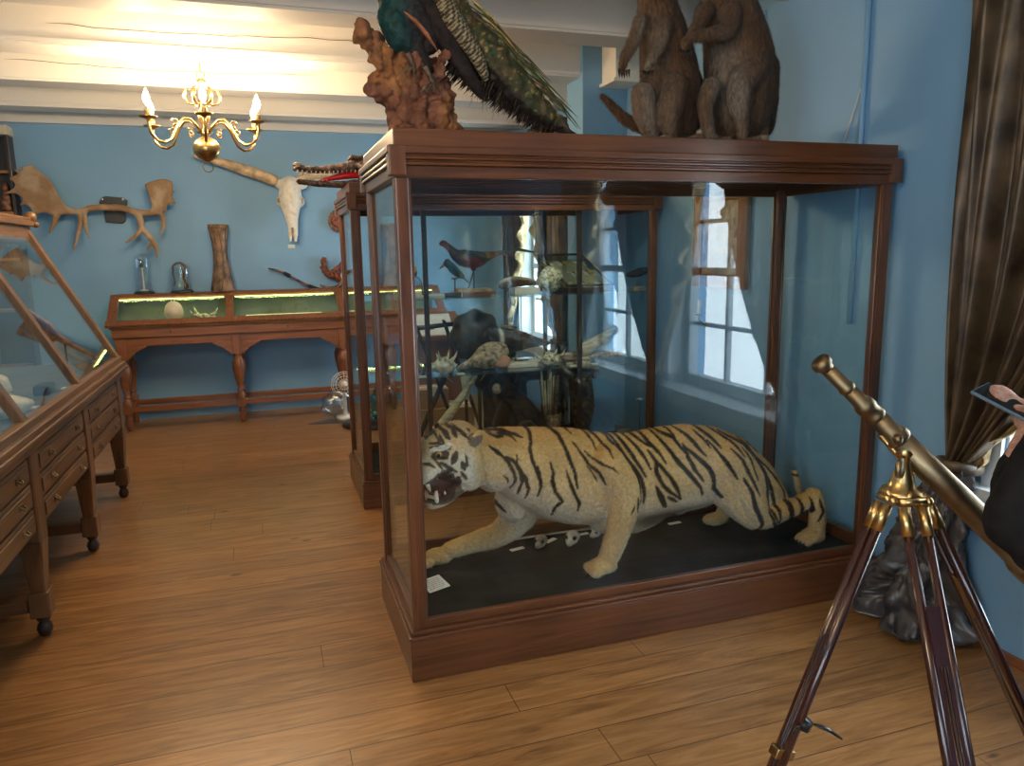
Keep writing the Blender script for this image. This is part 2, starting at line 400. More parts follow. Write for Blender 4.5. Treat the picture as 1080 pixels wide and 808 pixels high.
def fuse(mb, name, voxel, colf=None, mat='fur', smooth=4, parent=None, rough=0.0, rscale=40, origin=None, label=None, ridge=0.0, hair=None):
    """one continuous skin over overlapping volumes, with a colour attribute from colf(numpy coords, normals)"""
    me = mb.mesh('tmp'); ob = bpy.data.objects.new('tmp', me); C.objects.link(ob)
    r = ob.modifiers.new('r', 'REMESH'); r.mode = 'VOXEL'; r.voxel_size = voxel; r.use_smooth_shade = True
    if smooth:
        q = ob.modifiers.new('s', 'SMOOTH'); q.factor = .6; q.iterations = smooth
    dg = bpy.context.evaluated_depsgraph_get(); nm = bpy.data.meshes.new_from_object(ob.evaluated_get(dg), depsgraph=dg)
    bpy.data.objects.remove(ob); bpy.data.meshes.remove(me)
    n = len(nm.vertices); co = np.empty(n*3); nm.vertices.foreach_get('co', co); co = co.reshape(-1,3)
    no = np.empty(n*3); nm.vertices.foreach_get('normal', no); no = no.reshape(-1,3)
    if rough:
        d = np.array([noise.noise(Vector(p)*rscale) + .5*noise.noise(Vector(p)*rscale*2.3) for p in co]); co = co + no*(d*rough)[:,None]
    if ridge:
        d = np.array([abs(noise.noise(Vector((p[0]*1.0,p[1]*1.0,p[2]*.45))*rscale*.8)) + .5*abs(noise.noise(Vector(p)*rscale*2)) for p in co]); co = co - no*((.35-d)*ridge)[:,None]
    c = np.clip(colf(co, no), 0, 1) if colf is not None else None
    if hair:
        # short coat: thin blades rooted in the skin, lying along the growth direction
        cnt, ln, wd_, flow, keep = hair
        tri = len(nm.polygons); cen = np.empty(tri*3); nm.polygons.foreach_get('center', cen); cen = cen.reshape(-1,3)
        rg = np.random.default_rng(5); vi = rg.integers(0, n, cnt); b = co[vi] + rg.normal(0, voxel*.45, (cnt,3)); nn = no[vi]
        fl = np.array(flow, float)[None] + rg.normal(0, .22, (cnt,3)); fl = fl - nn*(fl*nn).sum(1)[:,None]; fl /= np.linalg.norm(fl, axis=1)[:,None]+1e-9
        hd = fl + nn*rg.uniform(.12,.5,(cnt,1)); hd /= np.linalg.norm(hd, axis=1)[:,None]
        sd = np.cross(hd, nn); sd /= np.linalg.norm(sd, axis=1)[:,None]+1e-9
        L = ln*rg.uniform(.6, 1.25, (cnt,1)); b = b - nn*.002
        if keep is not None: m_ = keep(b); b, sd, hd, L, vi, cnt = b[m_], sd[m_], hd[m_], L[m_], vi[m_], int(m_.sum())
        A_ = b-sd*wd_; B_ = b+sd*wd_; T_ = b+hd*L
        hv = np.stack([A_,B_,T_],1).reshape(-1,3); hc_ = np.repeat(c[vi]*rg.uniform(.78,1.22,(cnt,1)), 3, 0)
        old = [tuple(p.vertices) for p in nm.polygons]
        me2 = bpy.data.meshes.new(name); allv = np.concatenate([co, hv]); f2 = old + [(n+3*i, n+3*i+1, n+3*i+2) for i in range(cnt)]
        me2.from_pydata(allv.tolist(), [], f2); bpy.data.meshes.remove(nm); nm = me2; co = allv; c = np.clip(np.concatenate([c, hc_]), 0, 1); n = len(co)
    if colf is not None:
        c = np.concatenate([c, np.ones((n,1))], 1)
        a = nm.color_attributes.new('Col', 'FLOAT_COLOR', 'POINT'); a.data.foreach_set('color', c.ravel())
    if parent is not None and origin is None: org = world_loc(parent)
    elif origin is not None: org = Vector(origin)
    else:
        mn, mx = co.min(0), co.max(0); org = Vector(((mn[0]+mx[0])/2, (mn[1]+mx[1])/2, mn[2]))
    nm.vertices.foreach_set('co', (co-np.array(org)).ravel()); nm.update()
    nm.materials.clear(); nm.materials.append(M[mat])
    nm.polygons.foreach_set('use_smooth', [True]*len(nm.polygons))
    nm.name = name
    o = bpy.data.objects.new(name, nm); C.objects.link(o)
    if parent is not None: o.parent = parent; o.location = org - world_loc(parent)
    else: o.location = org
    return o
def mixc(a, b, t):
    t = np.asarray(t)[:,None]; return np.asarray(a)*(1-t)+np.asarray(b)*t
def sstep(x, a, b):
    t = np.clip((x-a)/(b-a), 0, 1); return t*t*(3-2*t)
def lam_noise(co, s, seed=0):
    return np.array([noise.noise(Vector(p)*s + Vector((seed, 0, 0))) for p in co])
# ================================================================== the room
WX, WXL, WYB, WYR, CZ, BZ = 2.56, -2.35, 7.85, -2.6, 2.99, 2.75
struct('floor', MB().box((WXL-.3, WYR-.3, -.1), (WX+.3, WYB+.3, 0), 'oak_floor'))
struct('ceiling', MB().box((WXL-.3, WYR-.3, CZ), (WX+.3, WYB+.3, CZ+.1), 'ceiling_paint'))
struct('wall_back', MB().box((WXL-.3, WYB, 0), (WX+.3, WYB+.25, CZ), 'blue_paint'))
# rear and left walls behind the viewer, each with one window added for fill
RW_FILL = (-1.95, -.75, .64, 2.42); LW_FILL = (-1.75, -.55, .64, 2.42)
struct('wall_rear', MB().box((WXL-.3, WYR-.3, 0), (RW_FILL[0], WYR, CZ), 'blue_paint').box((RW_FILL[1], WYR-.3, 0), (WX+.3, WYR, CZ), 'blue_paint').box((RW_FILL[0], WYR-.3, 0), (RW_FILL[1], WYR, RW_FILL[2]), 'blue_paint').box((RW_FILL[0], WYR-.3, RW_FILL[3]), (RW_FILL[1], WYR, CZ), 'blue_paint'))
struct('wall_left', MB().box((WXL-.3, WYR, 0), (WXL, LW_FILL[0], CZ), 'blue_paint').box((WXL-.3, LW_FILL[1], 0), (WXL, WYB, CZ), 'blue_paint').box((WXL-.3, LW_FILL[0], 0), (WXL, LW_FILL[1], LW_FILL[2]), 'blue_paint').box((WXL-.3, LW_FILL[0], LW_FILL[3]), (WXL, LW_FILL[1], CZ), 'blue_paint'))
# right wall pierced by three windows
WIN = [(.62, 1.95, .64, 2.42), (-.80, .34, .64, 2.42), (6.30, 7.42, .64, 2.42)]
mb = MB(); T = .30
ys = sorted((a, b, c, d) for a, b, c, d in WIN); prev = WYR
for a, b, z0, z1 in ys:
    mb.box((WX, prev, 0), (WX+T, a, CZ), 'blue_paint')
    mb.box((WX, a, 0), (WX+T, b, z0), 'blue_paint'); mb.box((WX, a, z1), (WX+T, b, CZ), 'blue_paint'); prev = b
mb.box((WX, prev, 0), (WX+T, WYB, CZ), 'blue_paint')
struct('wall_right', mb)
def make_window(i, y0, y1, z0, z1, ang=0, shift=(0,0,0)):
    xw = WX+.13; piv = (WX, (y0+y1)/2, 0)
    def fin(m):
        m.turn(ang, piv); m.v = [(p[0]+shift[0], p[1]+shift[1], p[2]+shift[2]) for p in m.v]; return m
    fr = MB()
    fr.box((xw, y0, z0), (xw+.07, y0+.07, z1), 'win_paint').box((xw, y1-.07, z0), (xw+.07, y1, z1), 'win_paint')
    fr.box((xw, y0+.07, z1-.07), (xw+.07, y1-.07, z1), 'win_paint').box((xw, y0+.07, z0), (xw+.07, y1-.07, z0+.08), 'win_paint')
    ym = z0+.08+(z1-z0-.15)*.42
    fr.box((xw-.01, y0+.07, ym-.025), (xw+.06, y1-.07, ym+.025), 'win_paint')
    for k in (1, 2):
        yy = y0+.07+(y1-y0-.14)*k/3; fr.box((xw+.015, yy-.014, z0+.08), (xw+.05, yy+.014, z1-.07), 'win_paint')
    fr.box((xw+.015, y0+.07, (z0+.08+ym)/2-.013), (xw+.05, y1-.07, (z0+.08+ym)/2+.013), 'win_paint')
    for k in (1, 2):
        zz = ym+(z1-.07-ym)*k/3; fr.box((xw+.015, y0+.07, zz-.013), (xw+.05, y1-.07, zz+.013), 'win_paint')
    # reveal lining
    fr.box((WX+.003, y0, z0), (xw, y0+.012, z1), 'win_paint').box((WX+.003, y1-.012, z0), (xw, y1, z1), 'win_paint').box((WX+.003, y0, z1-.012), (xw, y1, z1), 'win_paint')
    # architrave
    for a, b in (((WX-.02, y0-.07, z0), (WX, y0, z1+.07)), ((WX-.02, y1, z0), (WX, y1+.07, z1+.07)), ((WX-.02, y0, z1), (WX, y1, z1+.07))): fr.box(a, b, 'win_paint')
    w = fin(fr).build('window_%d' % i, bevel=.003); w['kind'] = 'structure'
    fin(MB().box((xw+.028, y0+.07, z0+.08), (xw+.033, y1-.07, z1-.07), 'window_glass')).build('window_pane', w)
    s = MB().box((WX-.07, y0-.1, z0-.035), (WX, y1+.1, z0+.006), 'win_paint').box((WX, y0+.001, z0), (xw, y1-.001, z0+.006), 'win_paint').box((WX-.045, y0-.08, z0-.10), (WX, y1+.08, z0-.035), 'win_paint')
    fin(s).build('window_sill', w, bevel=.006)
for i, w in enumerate(WIN): make_window(i+1, *w)
make_window(4, RW_FILL[0], RW_FILL[1], RW_FILL[2], RW_FILL[3], -PI/2, ((RW_FILL[0]+RW_FILL[1])/2-WX, WYR-(RW_FILL[0]+RW_FILL[1])/2, 0))  # added rear window, out of view, to let in fill daylight
make_window(5, LW_FILL[0], LW_FILL[1], LW_FILL[2], LW_FILL[3], PI, (WXL-WX, 0, 0))  # unseen left window, added to brighten the room from this side
# low skirting on the right wall (dark wood) with the gap for the cases
struct('baseboard_right', MB().box((WX-.018, WYR, 0), (WX, 2.44, .035), 'teak'))
# ceiling beams across the room
for i in range(11):
    y = 7.03 - .985*i
    if y < WYR: break
    mb = MB().box((WXL, y, BZ), (WX, y+.23, CZ), 'ceiling_paint')
    # bead along the lower front arris
    mb.box((WXL, y-.012, BZ+.015), (WX, y, BZ+.035), 'ceiling_paint')
    # drying crack in the face of some beams
    if i in (1, 2, 3):
        x = -1.9
        pts = []
        while x < 2.2: pts.append((x, y-.0005, BZ+.12+.012*math.sin(x*3)+random.uniform(-.006,.006))); x += .12
        a = random.randint(2, 8); mb.tube(pts[a:a+18], [.0006]+[.0022]*16+[.0006], 'twig', n=4)
    struct('trim_%d' % (i+1), mb, .006)
struct('trim_20', MB().box((WXL, WYB-.06, BZ-.005), (WX, WYB, CZ), 'ceiling_paint'))
# pier carrying a beam on the right wall
struct('trim_21', MB().box((2.215, 5.02, 0), (WX, 5.30, CZ), 'blue_paint'))
# white beam end beside the pier
struct('trim_22', MB().box((2.36, 4.80, 2.70), (WX, 5.02, 2.97), 'white_paint').box((2.34, 4.78, 2.675), (WX, 5.02, 2.70), 'white_paint'), .004)
# pipe and cord on the right wall
o = MB().tube([(2.545, 2.745, 1.2), (2.545, 2.745, CZ)], .012, 'blue_paint', 10).build('heating_pipe'); pipe_ = o; tag(o, 'thin blue-painted pipe running up the right wall above the tiger case', 'pipe')
MB().tube([(2.553, 2.88, 1.95), (2.553, 2.83, 2.08), (2.553, 2.765, 2.24), (2.553, 2.762, 2.5)], .0035, 'cable_white', 6).build('white_cord', pipe_)['label'] = 'thin white cord slanting away from the pipe'
t = thing('junction_box', (2.56, 3.56, 2.62), 'small grey electrical box high on the right wall beside the wallaby', 'electrical box')
MB().box((2.53, 3.47, 2.62), (2.56, 3.62, 2.76), 'win_paint').build('housing', t, .004)
MB().box((2.50, 3.53, 2.66), (2.53, 3.58, 2.71), 'cable_white').build('terminal', t, .003)
MB().tube([(2.545, 3.45, 2.60), (2.535, 3.55, 2.775), (2.535, 3.9, 2.95)], .006, 'black_plastic', 6).build('cable', t)

# ---- curtains
def curtain(name, label, y_rail0, y_rail1, y_tie, z_tie, xc, group=None, nf=9, drop=.19, hem=1.0):
    """hangs on a rail from y_rail0 (outer side) to y_rail1 (middle of the window), gathered at y_tie"""
    t = thing(name, (xc, y_rail0, 0), label, 'curtain', group)
    NU, NV = 120, 60; vs = []; fs = []; ztop = 2.66
    dirn = 1 if y_rail1 > y_rail0 else -1
    for j in range(NV+1):
        v = j/NV; z = ztop + (z_tie-ztop)*v
        for i in range(NU+1):
            u = i/NU
            yr = y_rail0 + (y_rail1-y_rail0)*u
            yt = y_tie - dirn*.045 + dirn*.09*u
            g = v**(4.0 - 1.9*u)
            y = yr*(1-g) + yt*g
            amp = .050*(1-.55*v) ; ph = u*nf*2*PI + .6*math.sin(v*3+u*4)
            x = xc + amp*math.sin(ph) + .018*math.sin(ph*2.3+v*5) + .03*v*math.sin(u*PI)*0
            y += .018*math.cos(ph)*(1-v)
            if u > .93:   # ruffled edge
                k = (u-.93)/.07; y += dirn*k*.035*math.sin(v*58+1.2*math.sin(v*13)); x += k*.03*math.cos(v*58)
            vs.append((x, y, z))
    for j in range(NV):
        for i in range(NU):
            a = j*(NU+1)+i; fs.append((a, a+1, a+NU+2, a+NU+1))
    mb = MB(); k0 = len(fs)
    fa = [f for n_, f in enumerate(fs) if (n_ % NU) < NU-9]; fb = [f for n_, f in enumerate(fs) if (n_ % NU) >= NU-9]
    mb.add(vs, fa, 'curtain', True); k = mb.mi('curtain_gold')
    for f in fb: mb.f.append(list(f)); mb.m.append(k); mb.sm.append(True)
    o = mb.build('drape', t); s = o.modifiers.new('so', 'SOLIDIFY'); s.thickness = .004
    # below the tie: fabric falls and bunches on the floor
    NV2 = 90; NU2 = 180; vs = []; fs = []
    for j in range(NV2+1):
        v = j/NV2; z = z_tie*(1-v)**.92 + .02
        for i in range(NU2):
            q = 2*PI*i/NU2
            R = .05*hem + .115*hem*v**.8 + .05*max(0, v-.72)/.28
            if z < .02: z = .02
            rr = R*(1 + .30*math.sin(q*5+v*2.5) + .13*math.sin(q*11-v*4)) 
            if v > .25: rr += .10*(v-.25)*noise.noise(Vector((math.cos(q)*2.2, math.sin(q)*2.2, v*9)))+.03*math.sin(q*9+v*33)*(v-.25)
            ex = xc - .03 + rr*math.cos(q)*.60; ey = y_tie - dirn*drop*v**1.1 + rr*math.sin(q)
            nz = Vector((math.cos(q)*1.6, math.sin(q)*1.6, v*5)); k = .05*v*noise.noise(nz*2.2)+.028*v*abs(noise.noise(nz*5))+.012*noise.noise(nz*11)
            ex += k*math.cos(q); ey += k*math.sin(q)
            vs.append((min(ex, WX-.03), ey, z + (.03*math.sin(q*4+v*9) if .6 < v < .97 else 0)))
    for j in range(NV2):
        for i in range(NU2):
            a = j*NU2+i; b = j*NU2+(i+1)%NU2; fs.append((a, b, b+NU2, a+NU2))
    fs.append(tuple(range(NU2))); fs.append(tuple(reversed(range(NV2*NU2, (NV2+1)*NU2))))
    mb = MB().add(vs, fs, 'curtain_grey', True)
    mb.build('gathered_hem', t)
    # tie-back
    MB().tube([(xc-.075*math.cos(a)-.0, y_tie+.07*math.sin(a), z_tie+.012*math.cos(a)) for a in [2*PI*i/24 for i in range(25)]], .014, 'curtain', 8, caps=False, flat=1.6).build('tie_band', t)
    return t
curtain('curtain', 'dark brown patterned curtain tied back at the right edge, bunched on the floor', 2.17, 1.25, 2.05, .72, 2.46, nf=5.5)
curtain('curtain', 'dark curtain at the viewer side of the right window, seen only as a reflection', .50, 1.20, .60, .72, 2.47, drop=0, hem=.55)
curtain('curtain', 'curtain on the far side of the second right window, seen only as a reflection', .47, -.13, .36, .72, 2.47, nf=7, drop=0, hem=.55)
curtain('curtain', 'curtain on the near side of the second right window, behind the viewer', -.95, -.21, -.90, .72, 2.47, nf=7)
curtain('curtain', 'brown curtain seen through both cases left of the bright far window', 7.66, 6.9, 7.58, .75, 2.47)
curtain('curtain', 'brown curtain seen through both cases right of the bright far window', 6.02, 6.82, 6.12, .75, 2.47)
# painting and candle bracket on the right wall between the cases
t = thing('framed_picture', (2.53, 3.78, 1.32), 'gilt-framed picture on the right wall seen through the tiger case', 'picture')
mb = MB()
for a, b in (((2.52,3.52,1.32),(2.56,3.60,1.90)), ((2.52,3.97,1.32),(2.56,4.05,1.90)), ((2.52,3.60,1.32),(2.56,3.97,1.40)), ((2.52,3.60,1.82),(2.56,3.97,1.90))): mb.box(a, b, 'frame_gold')
mb.build('picture_frame', t, .006)
MB().box((2.54, 3.60, 1.40), (2.555, 3.97, 1.82), 'bone_dark').build('canvas', t)
t = thing('wall_candle', (2.5, 3.86, 1.12), 'small candle on a curved bracket on the wall below the picture', 'candle')
MB().tube([(2.56, 3.86, 1.14), (2.50, 3.86, 1.10), (2.46, 3.86, 1.13), (2.46, 3.86, 1.155)], .006, 'old_brass', 8).lathe([(.0,0),(.028,.004),(.030,.012),(.012,.012)], (2.46, 3.86, 1.155), 'old_brass').build('bracket', t)
MB().cyl((2.46,3.86,1.165), (2.46,3.86,1.25), .011, 'wax').build('candle_stick', t)
# ================================================================== the two glass cases
def glass_case(name, label, x0, y0, W, D, zb, zc0, zc1, shelves=None, wd='mahogany'):
    x1, y1 = x0+W, y0+D
    t = thing(name, ((x0+x1)/2, (y0+y1)/2, 0), label, 'display case')
    i = .016; pw = .048
    mb = MB().box((x0, y0, 0), (x1, y1, zb-.03), wd)
    mb.box((x0-.006, y0-.006, zb-.03), (x1+.006, y1+.006, zb-.016), wd).box((x0+.004, y0+.004, zb-.016), (x1-.004, y1-.004, zb), wd)
    mb.build('plinth', t, .005)
    MB().box((x0+i+.03, y0+i+.03, zb), (x1-i-.03, y1-i-.03, zb+.008), 'felt').build('felt_deck', t)
    a0, a1, b0, b1 = x0+i, x1-i, y0+i, y1-i
    for X in (a0, a1-pw):
        for Y in (b0, b1-pw):
            p = MB().box((X, Y, zb), (X+pw, Y+pw, zc0), wd)
            sx = 1 if X == a0 else -1; cx = X+pw/2; cy = Y+pw/2; sy = 1 if Y == b0 else -1
            p.cyl((cx+sx*.026, cy-sy*.010, zb), (cx+sx*.026, cy-sy*.010, zc0), .007, wd, n=8)
            p.cyl((cx-sx*.010, cy+sy*.026, zb), (cx-sx*.010, cy+sy*.026, zc0), .007, wd, n=8)
            p.build('corner_post', t, .007)
    r = MB()
    h = .034
    for z, hh in ((zb, h), ):
        r.box((a0+pw, b0+.006, z), (a1-pw, b0+.030, z+hh), wd).box((a0+pw, b1-.030, z), (a1-pw, b1-.006, z+hh+.03), wd)
        r.box((a0+.006, b0+pw, z), (a0+.030, b1-pw, z+hh), wd).box((a1-.030, b0+pw, z), (a1-.006, b1-pw, z+hh+.03), wd)
    r.build('bottom_rail', t, .004)
    c = MB()
    # cornice: three stepped mouldings, then the recessed top board
    for dz0, dz1, e in ((-.028, .012, -.010), (.012, .022, .002), (.022, .030, -.004), (.030, .040, .004), (.040, .048, -.002), (.048, .072, .008)):
        z0, z1 = zc0+dz0, zc0+dz1
        c.box((x0-e, y0-e, z0), (x1+e, y0+.036, z1), wd).box((x0-e, y1-.036, z0), (x1+e, y1+e, z1), wd)
        c.box((x0-e, y0+.036, z0), (x0+.036, y1-.036, z1), wd).box((x1-.036, y0+.036, z0), (x1+e, y1-.036, z1), wd)
    for X in (x0-.004, x1-.052):
        for Y in (y0-.009, y1-.045): c.box((X, Y, zc0-.022), (X+.056, Y+.054, zc0+.074), wd)
    c.build('cornice', t, .004)
    MB().box((x0+.014, y0+.004, zc0+.04), (x1-.016, y1-.004, zc1+.056), wd).build('top_board', t, .004)
    g = .018
    for a, b in (((a0+pw, b0+g-.002, zb+h-.01), (a1-pw, b0+g+.002, zc0)), ((a0+pw, b1-g-.002, zb+h-.01), (a1-pw, b1-g+.002, zc0)),
                 ((a0+g-.002, b0+pw, zb+h-.01), (a0+g+.002, b1-pw, zc0)), ((a1-g-.002, b0+pw, zb+h-.01), (a1-g+.002, b1-pw, zc0))):
        MB().box(a, b, 'case_glass').build('glass_pane', t)
    if shelves:
        for z in shelves:
            MB().box((a0+.04, b0+.05, z-.008), (a1-.04, b1-.05, z), 'shelf_glass').build('glass_shelf', t)
        for X in (.94, 1.96):
            MB().box((X-.015, b0+.026, zb), (X+.015, b0+.045, zc0), 'darkwood').build('shelf_upright', t)
            MB().box((X-.015, b1-.045, zb), (X+.015, b1-.028, zc0), 'darkwood').build('shelf_upright', t)
    return t
K1 = dict(x0=.4148, y0=2.4785, W=2.0979, D=.7384, zb=.1957, zc0=1.8242, zc1=1.8961)
K2 = dict(x0=.4901, y0=4.4464, W=2.0359, D=.7396, zb=.1754, zc0=1.8317, zc1=1.9037)
glass_case('tiger_case', 'large glazed mahogany case in the foreground holding the tiger', **K1)
SH1, SH2 = 1.275, .785
glass_case('bird_case', 'second glazed case behind the tiger case, with glass shelves of birds and shells', shelves=(SH1, SH2), **K2)
TOP1 = K1['zc1']+.056; TOP2 = K2['zc1']+.056; DK1 = .2037; DK2 = .1834

# ================================================================== left sloping vitrine with drawers
def vitrine():
    xf, xb, y0, y1 = -.93, -1.92, .50, 5.48
    t = thing('sloping_vitrine', ((xf+xb)/2, (y0+y1)/2, 0), 'long golden oak vitrine with sloping glass and drawers at the left edge', 'display cabinet')
    wd = 'oakcase'
    legs = [5.24 - .952*i for i in range(5)]
    MB().box((xb, y0, .46), (xf-.022, y1-.06, .80), wd).build('drawer_body', t, .004)
    for ly in legs:
        for sx, xx in ((1, xf), (-1, xb)):
            x0, x1 = (xx-.085, xx) if sx == 1 else (xx, xx+.085)
            p = MB()
            p.box((x0, ly-.02, .42), (x1, ly+.085, .80), wd)
            p.hexa([(x0+.016,ly+.0,.20),(x1-.016,ly+.0,.20),(x1-.016,ly+.065,.20),(x0+.016,ly+.065,.20)], [(x0,ly-.02,.42),(x1,ly-.02,.42),(x1,ly+.085,.42),(x0,ly+.085,.42)], wd)
            p.box((x0+.004, ly-.008, .09), (x1-.004, ly+.073, .20), wd)
            lg = p.build('leg', t, .006)
            MB().lathe([(.014,0),(.025,.008),(.031,.03),(.026,.052),(.017,.062),(.026,.072),(.030,.09)], ((x0+x1)/2, ly+.032, 0), 'darkwood', 20).build('ball_foot', lg)
        MB().box((xb+.085, ly+.0, .115), (xf-.085, ly+.06, .17), wd).build('stretcher', t, .004)
    # drawers: three rows in each bay between posts, two brass bail pulls each
    for bi in range(4):
        a, b = legs[bi+1]+.085+.012, legs[bi]-.02-.012
        for ri in range(3):
            z0 = .475+ri*.104; z1 = z0+.092
            d = MB().box((xf-.03, a, z0), (xf-.008, b, z1), wd).box((xf-.008, a+.018, z0+.016), (xf-.002, b-.018, z1-.016), wd).build('drawer', t, .004)
            for yy in (a+(b-a)*.2, a+(b-a)*.8):
                h = MB().box((xf-.003, yy-.022, z0+.036), (xf+.002, yy+.022, z0+.062), 'old_brass')
                h.tube([(xf, yy-.015, z0+.052), (xf+.014, yy-.013, z0+.040), (xf+.014, yy+.013, z0+.040), (xf, yy+.015, z0+.052)], .0035, 'old_brass', 6)
                h.build('drawer_pull', d)
    # table frame moulding
    m = MB().box((xb-.02, y0, .795), (xf+.012, y1-.01, .83), wd).box((xb-.03, y0-.01, .83), (xf+.028, y1, .852), wd).box((xb-.022, y0, .852), (xf+.02, y1-.004, .88), wd)
    m.build('table_moulding', t, .005)
    MB().box((xb+.04, y0+.03, .88), (xf-.05, y1-.05, .886), 'case_lining').build('display_bed', t)
    # glazed slope: lower rail (xf,.88) to ridge (-1.34,1.76); the back is the mirror
    rx, rz = -1.37, 1.74
    bx = -1.50
    def bar(y, w, xa=xf, xr=rx):
        s = 1 if xa > xr else -1
        n = Vector((rz-.89, 0, (xa-xr)*1)); n = Vector((s*abs(rz-.89), 0, abs(xa-xr))).normalized()*.036
        p = [(xa, y, .885), (xa, y+w, .885), (xr, y+w, rz), (xr, y, rz)]
        lo = [Vector(q)-n for q in p]; hi = [Vector(q) for q in p]
        return MB().hexa(lo, hi, wd)
    bars = [5.405] + [l+.02 for l in legs[1:]] + [y0]
    for y in bars:
        w = .065
        bar(y, w).build('glazing_bar', t, .005)
        bar(y, w, xb, bx).build('glazing_bar', t, .005)
    for xa, xr in ((xf, rx), (xb, bx)):
        s = 1 if xa > xr else -1
        MB().box((xa-s*.055, y0, .875), (xa+s*.0, y1-.01, .915), wd).build('bottom_rail', t, .005)
        for k in range(len(bars)-1):
            ya, yb = bars[k+1]+.06, bars[k]+.005
            d = Vector((xr-xa, 0, rz-.885)).normalized(); n = Vector((s*d.z, 0, abs(d.x)))
            a = Vector((xa, 0, .885)) - n*.018 + d*.04; b = Vector((xr, 0, rz)) - n*.018
            pts = []
            for off in (-.002, .002):
                pts.append([a+n*off+V(0,ya,0), a+n*off+V(0,yb,0), b+n*off+V(0,yb,0), b+n*off+V(0,ya,0)])
            MB().hexa(pts[0], pts[1], 'case_glass').build('glass_pane', t)
    # ridge cap
    MB().box((bx-.02, y0, rz-.075), (rx+.005, y1-.01, rz+.02), wd).box((bx-.04, y0-.01, rz+.02), (rx+.03, y1+.0, rz+.055), wd).box((bx-.03, y0, rz+.055), (rx+.018, y1-.01, rz+.075), wd).build('ridge_cap', t, .006)
    e = MB(); e.cyl((rx+.01, y1-.02, rz+.075), (rx+.01, y1+.01, rz+.075), .035, wd+'_y', n=20).cyl((rx+.035, y1-.02, rz+.03), (rx+.035, y1+.01, rz+.03), .018, wd+'_y', n=16); e.build('scroll_end', t)
    # far glazed end (glass triangle with frame)
    g = MB().prism([(xf-.06, .90), (rx, rz-.02), (bx, rz-.02), (xb+.06, .90)], (0, y1-.04, 0), (1,0,0), (0,0,1), (0,.004,0), 'case_glass'); g.build('glass_pane', t)
    return t
vitrine()
VB = .886
def shell_lump(name, c, r, mat, label, cat='shell', seed=0, spikes=0, group=None, amp=.3):
    """irregular shell or coral: noisy ellipsoid with optional curved spikes"""
    mb = MB(); mb.ell((0,0,0), r, mat, n=24, m=16)
    vv = []
    for p in mb.v:
        q = Vector(p); k = 1 + amp*noise.noise(q*(1.6/max(r)) + Vector((seed*3.1, seed, 0))) + amp*.6*noise.noise(q*(5/max(r)) + Vector((seed, 0, 0)))
        vv.append(tuple(q*k))
    mb.v = vv
    rd = random.Random(seed)
    for i in range(spikes):
        a = 2*PI*i/spikes + rd.uniform(-.3,.3); el = rd.uniform(-.1, 1.0); d = Vector((math.cos(a)*math.cos(el), math.sin(a)*math.cos(el), math.sin(el)))
        b = Vector((d.x*r[0], d.y*r[1], d.z*r[2]))*.8; L = max(r)*rd.uniform(.5, .95)
        mb.tube([b, b+d*L*.6, b+d*L+Vector((0,0,L*.35))], [max(r)*.2, max(r)*.12, max(r)*.02], mat, 7)
    zmin = min(p[2] for p in mb.v); mb.v = [(p[0]+c[0], p[1]+c[1], p[2]-zmin+c[2]-.002) for p in mb.v]
    o = mb.build(name); tag(o, label, cat, group); return o
# specimens in the vitrine
shell_lump('skull_bone', (-1.30, 4.05, VB), (.13,.09,.07), 'bone', 'large pale knobbly bone in the middle pane of the left vitrine', 'bone', 3, 0)
shell_lump('skull_bone', (-1.08, 3.65, VB), (.085,.10,.045), 'bone', 'white flat bone near the front rail in the left vitrine', 'bone', 5, 0)
shell_lump('skull_bone', (-1.45, 3.75, VB), (.15,.2,.07), 'bone_dark', 'grey bone mass at the back of the left vitrine', 'bone', 8, 0)
t = thing('lidded_cup', (-1.42, 4.45, VB), 'small pale cup with a dark mouth lying in the left vitrine', 'cup')
MB().lathe([(.03,0),(.06,.01),(.075,.05),(.07,.1),(.06,.1),(.055,.05),(.02,.02)], (-1.46,4.40,VB+.05), 'bone', 24, axis=(.7,-.6,.35)).build('cup_body', t)
for i, (x, y, w) in enumerate(((-1.22, 3.62, .05), (-1.03, 3.85, .05), (-1.02, 4.38, .045), (-1.12,4.05,.04))):
    o = MB().box((x-w/2, y-.03, VB), (x+w/2, y+.03, VB+.003), 'paper').build('specimen_label'); tag(o, 'small white specimen label lying in the left vitrine', 'label', 'labels in the left vitrine')
o = MB().box((-1.12, 4.17, VB), (-1.05, 4.30, VB+.05), 'black_cloth').build('black_box'); tag(o, 'small black box near the front rail of the left vitrine', 'box'); o.modifiers.new('b','BEVEL').width = .006
t = thing('specimen_stand', (-1.52, 4.62, VB), 'thin upright stand with a brown hide hanging from it in the left vitrine', 'stand')
MB().cyl((-1.52,4.62,VB), (-1.52,4.62,1.55), .008, 'ivory').lathe([(.05,0),(.045,.012),(.01,.02)], (-1.52,4.62,VB), 'ivory').tube([(-1.52,4.62,1.55),(-1.46,4.62,1.58),(-1.38,4.66,1.56)], .008, 'ivory', 8).build('stand_pole', t)
mb = MB(); mb.prism([(0,0),(.03,.01),(.04,-.08),(.03,-.22),(.012,-.30),(-.01,-.24),(-.015,-.12)], (-1.44,4.66,1.55), (1,0,0), (0,0,1), (0,.015,0), 'wicker'); mb.build('hide', t, .005)
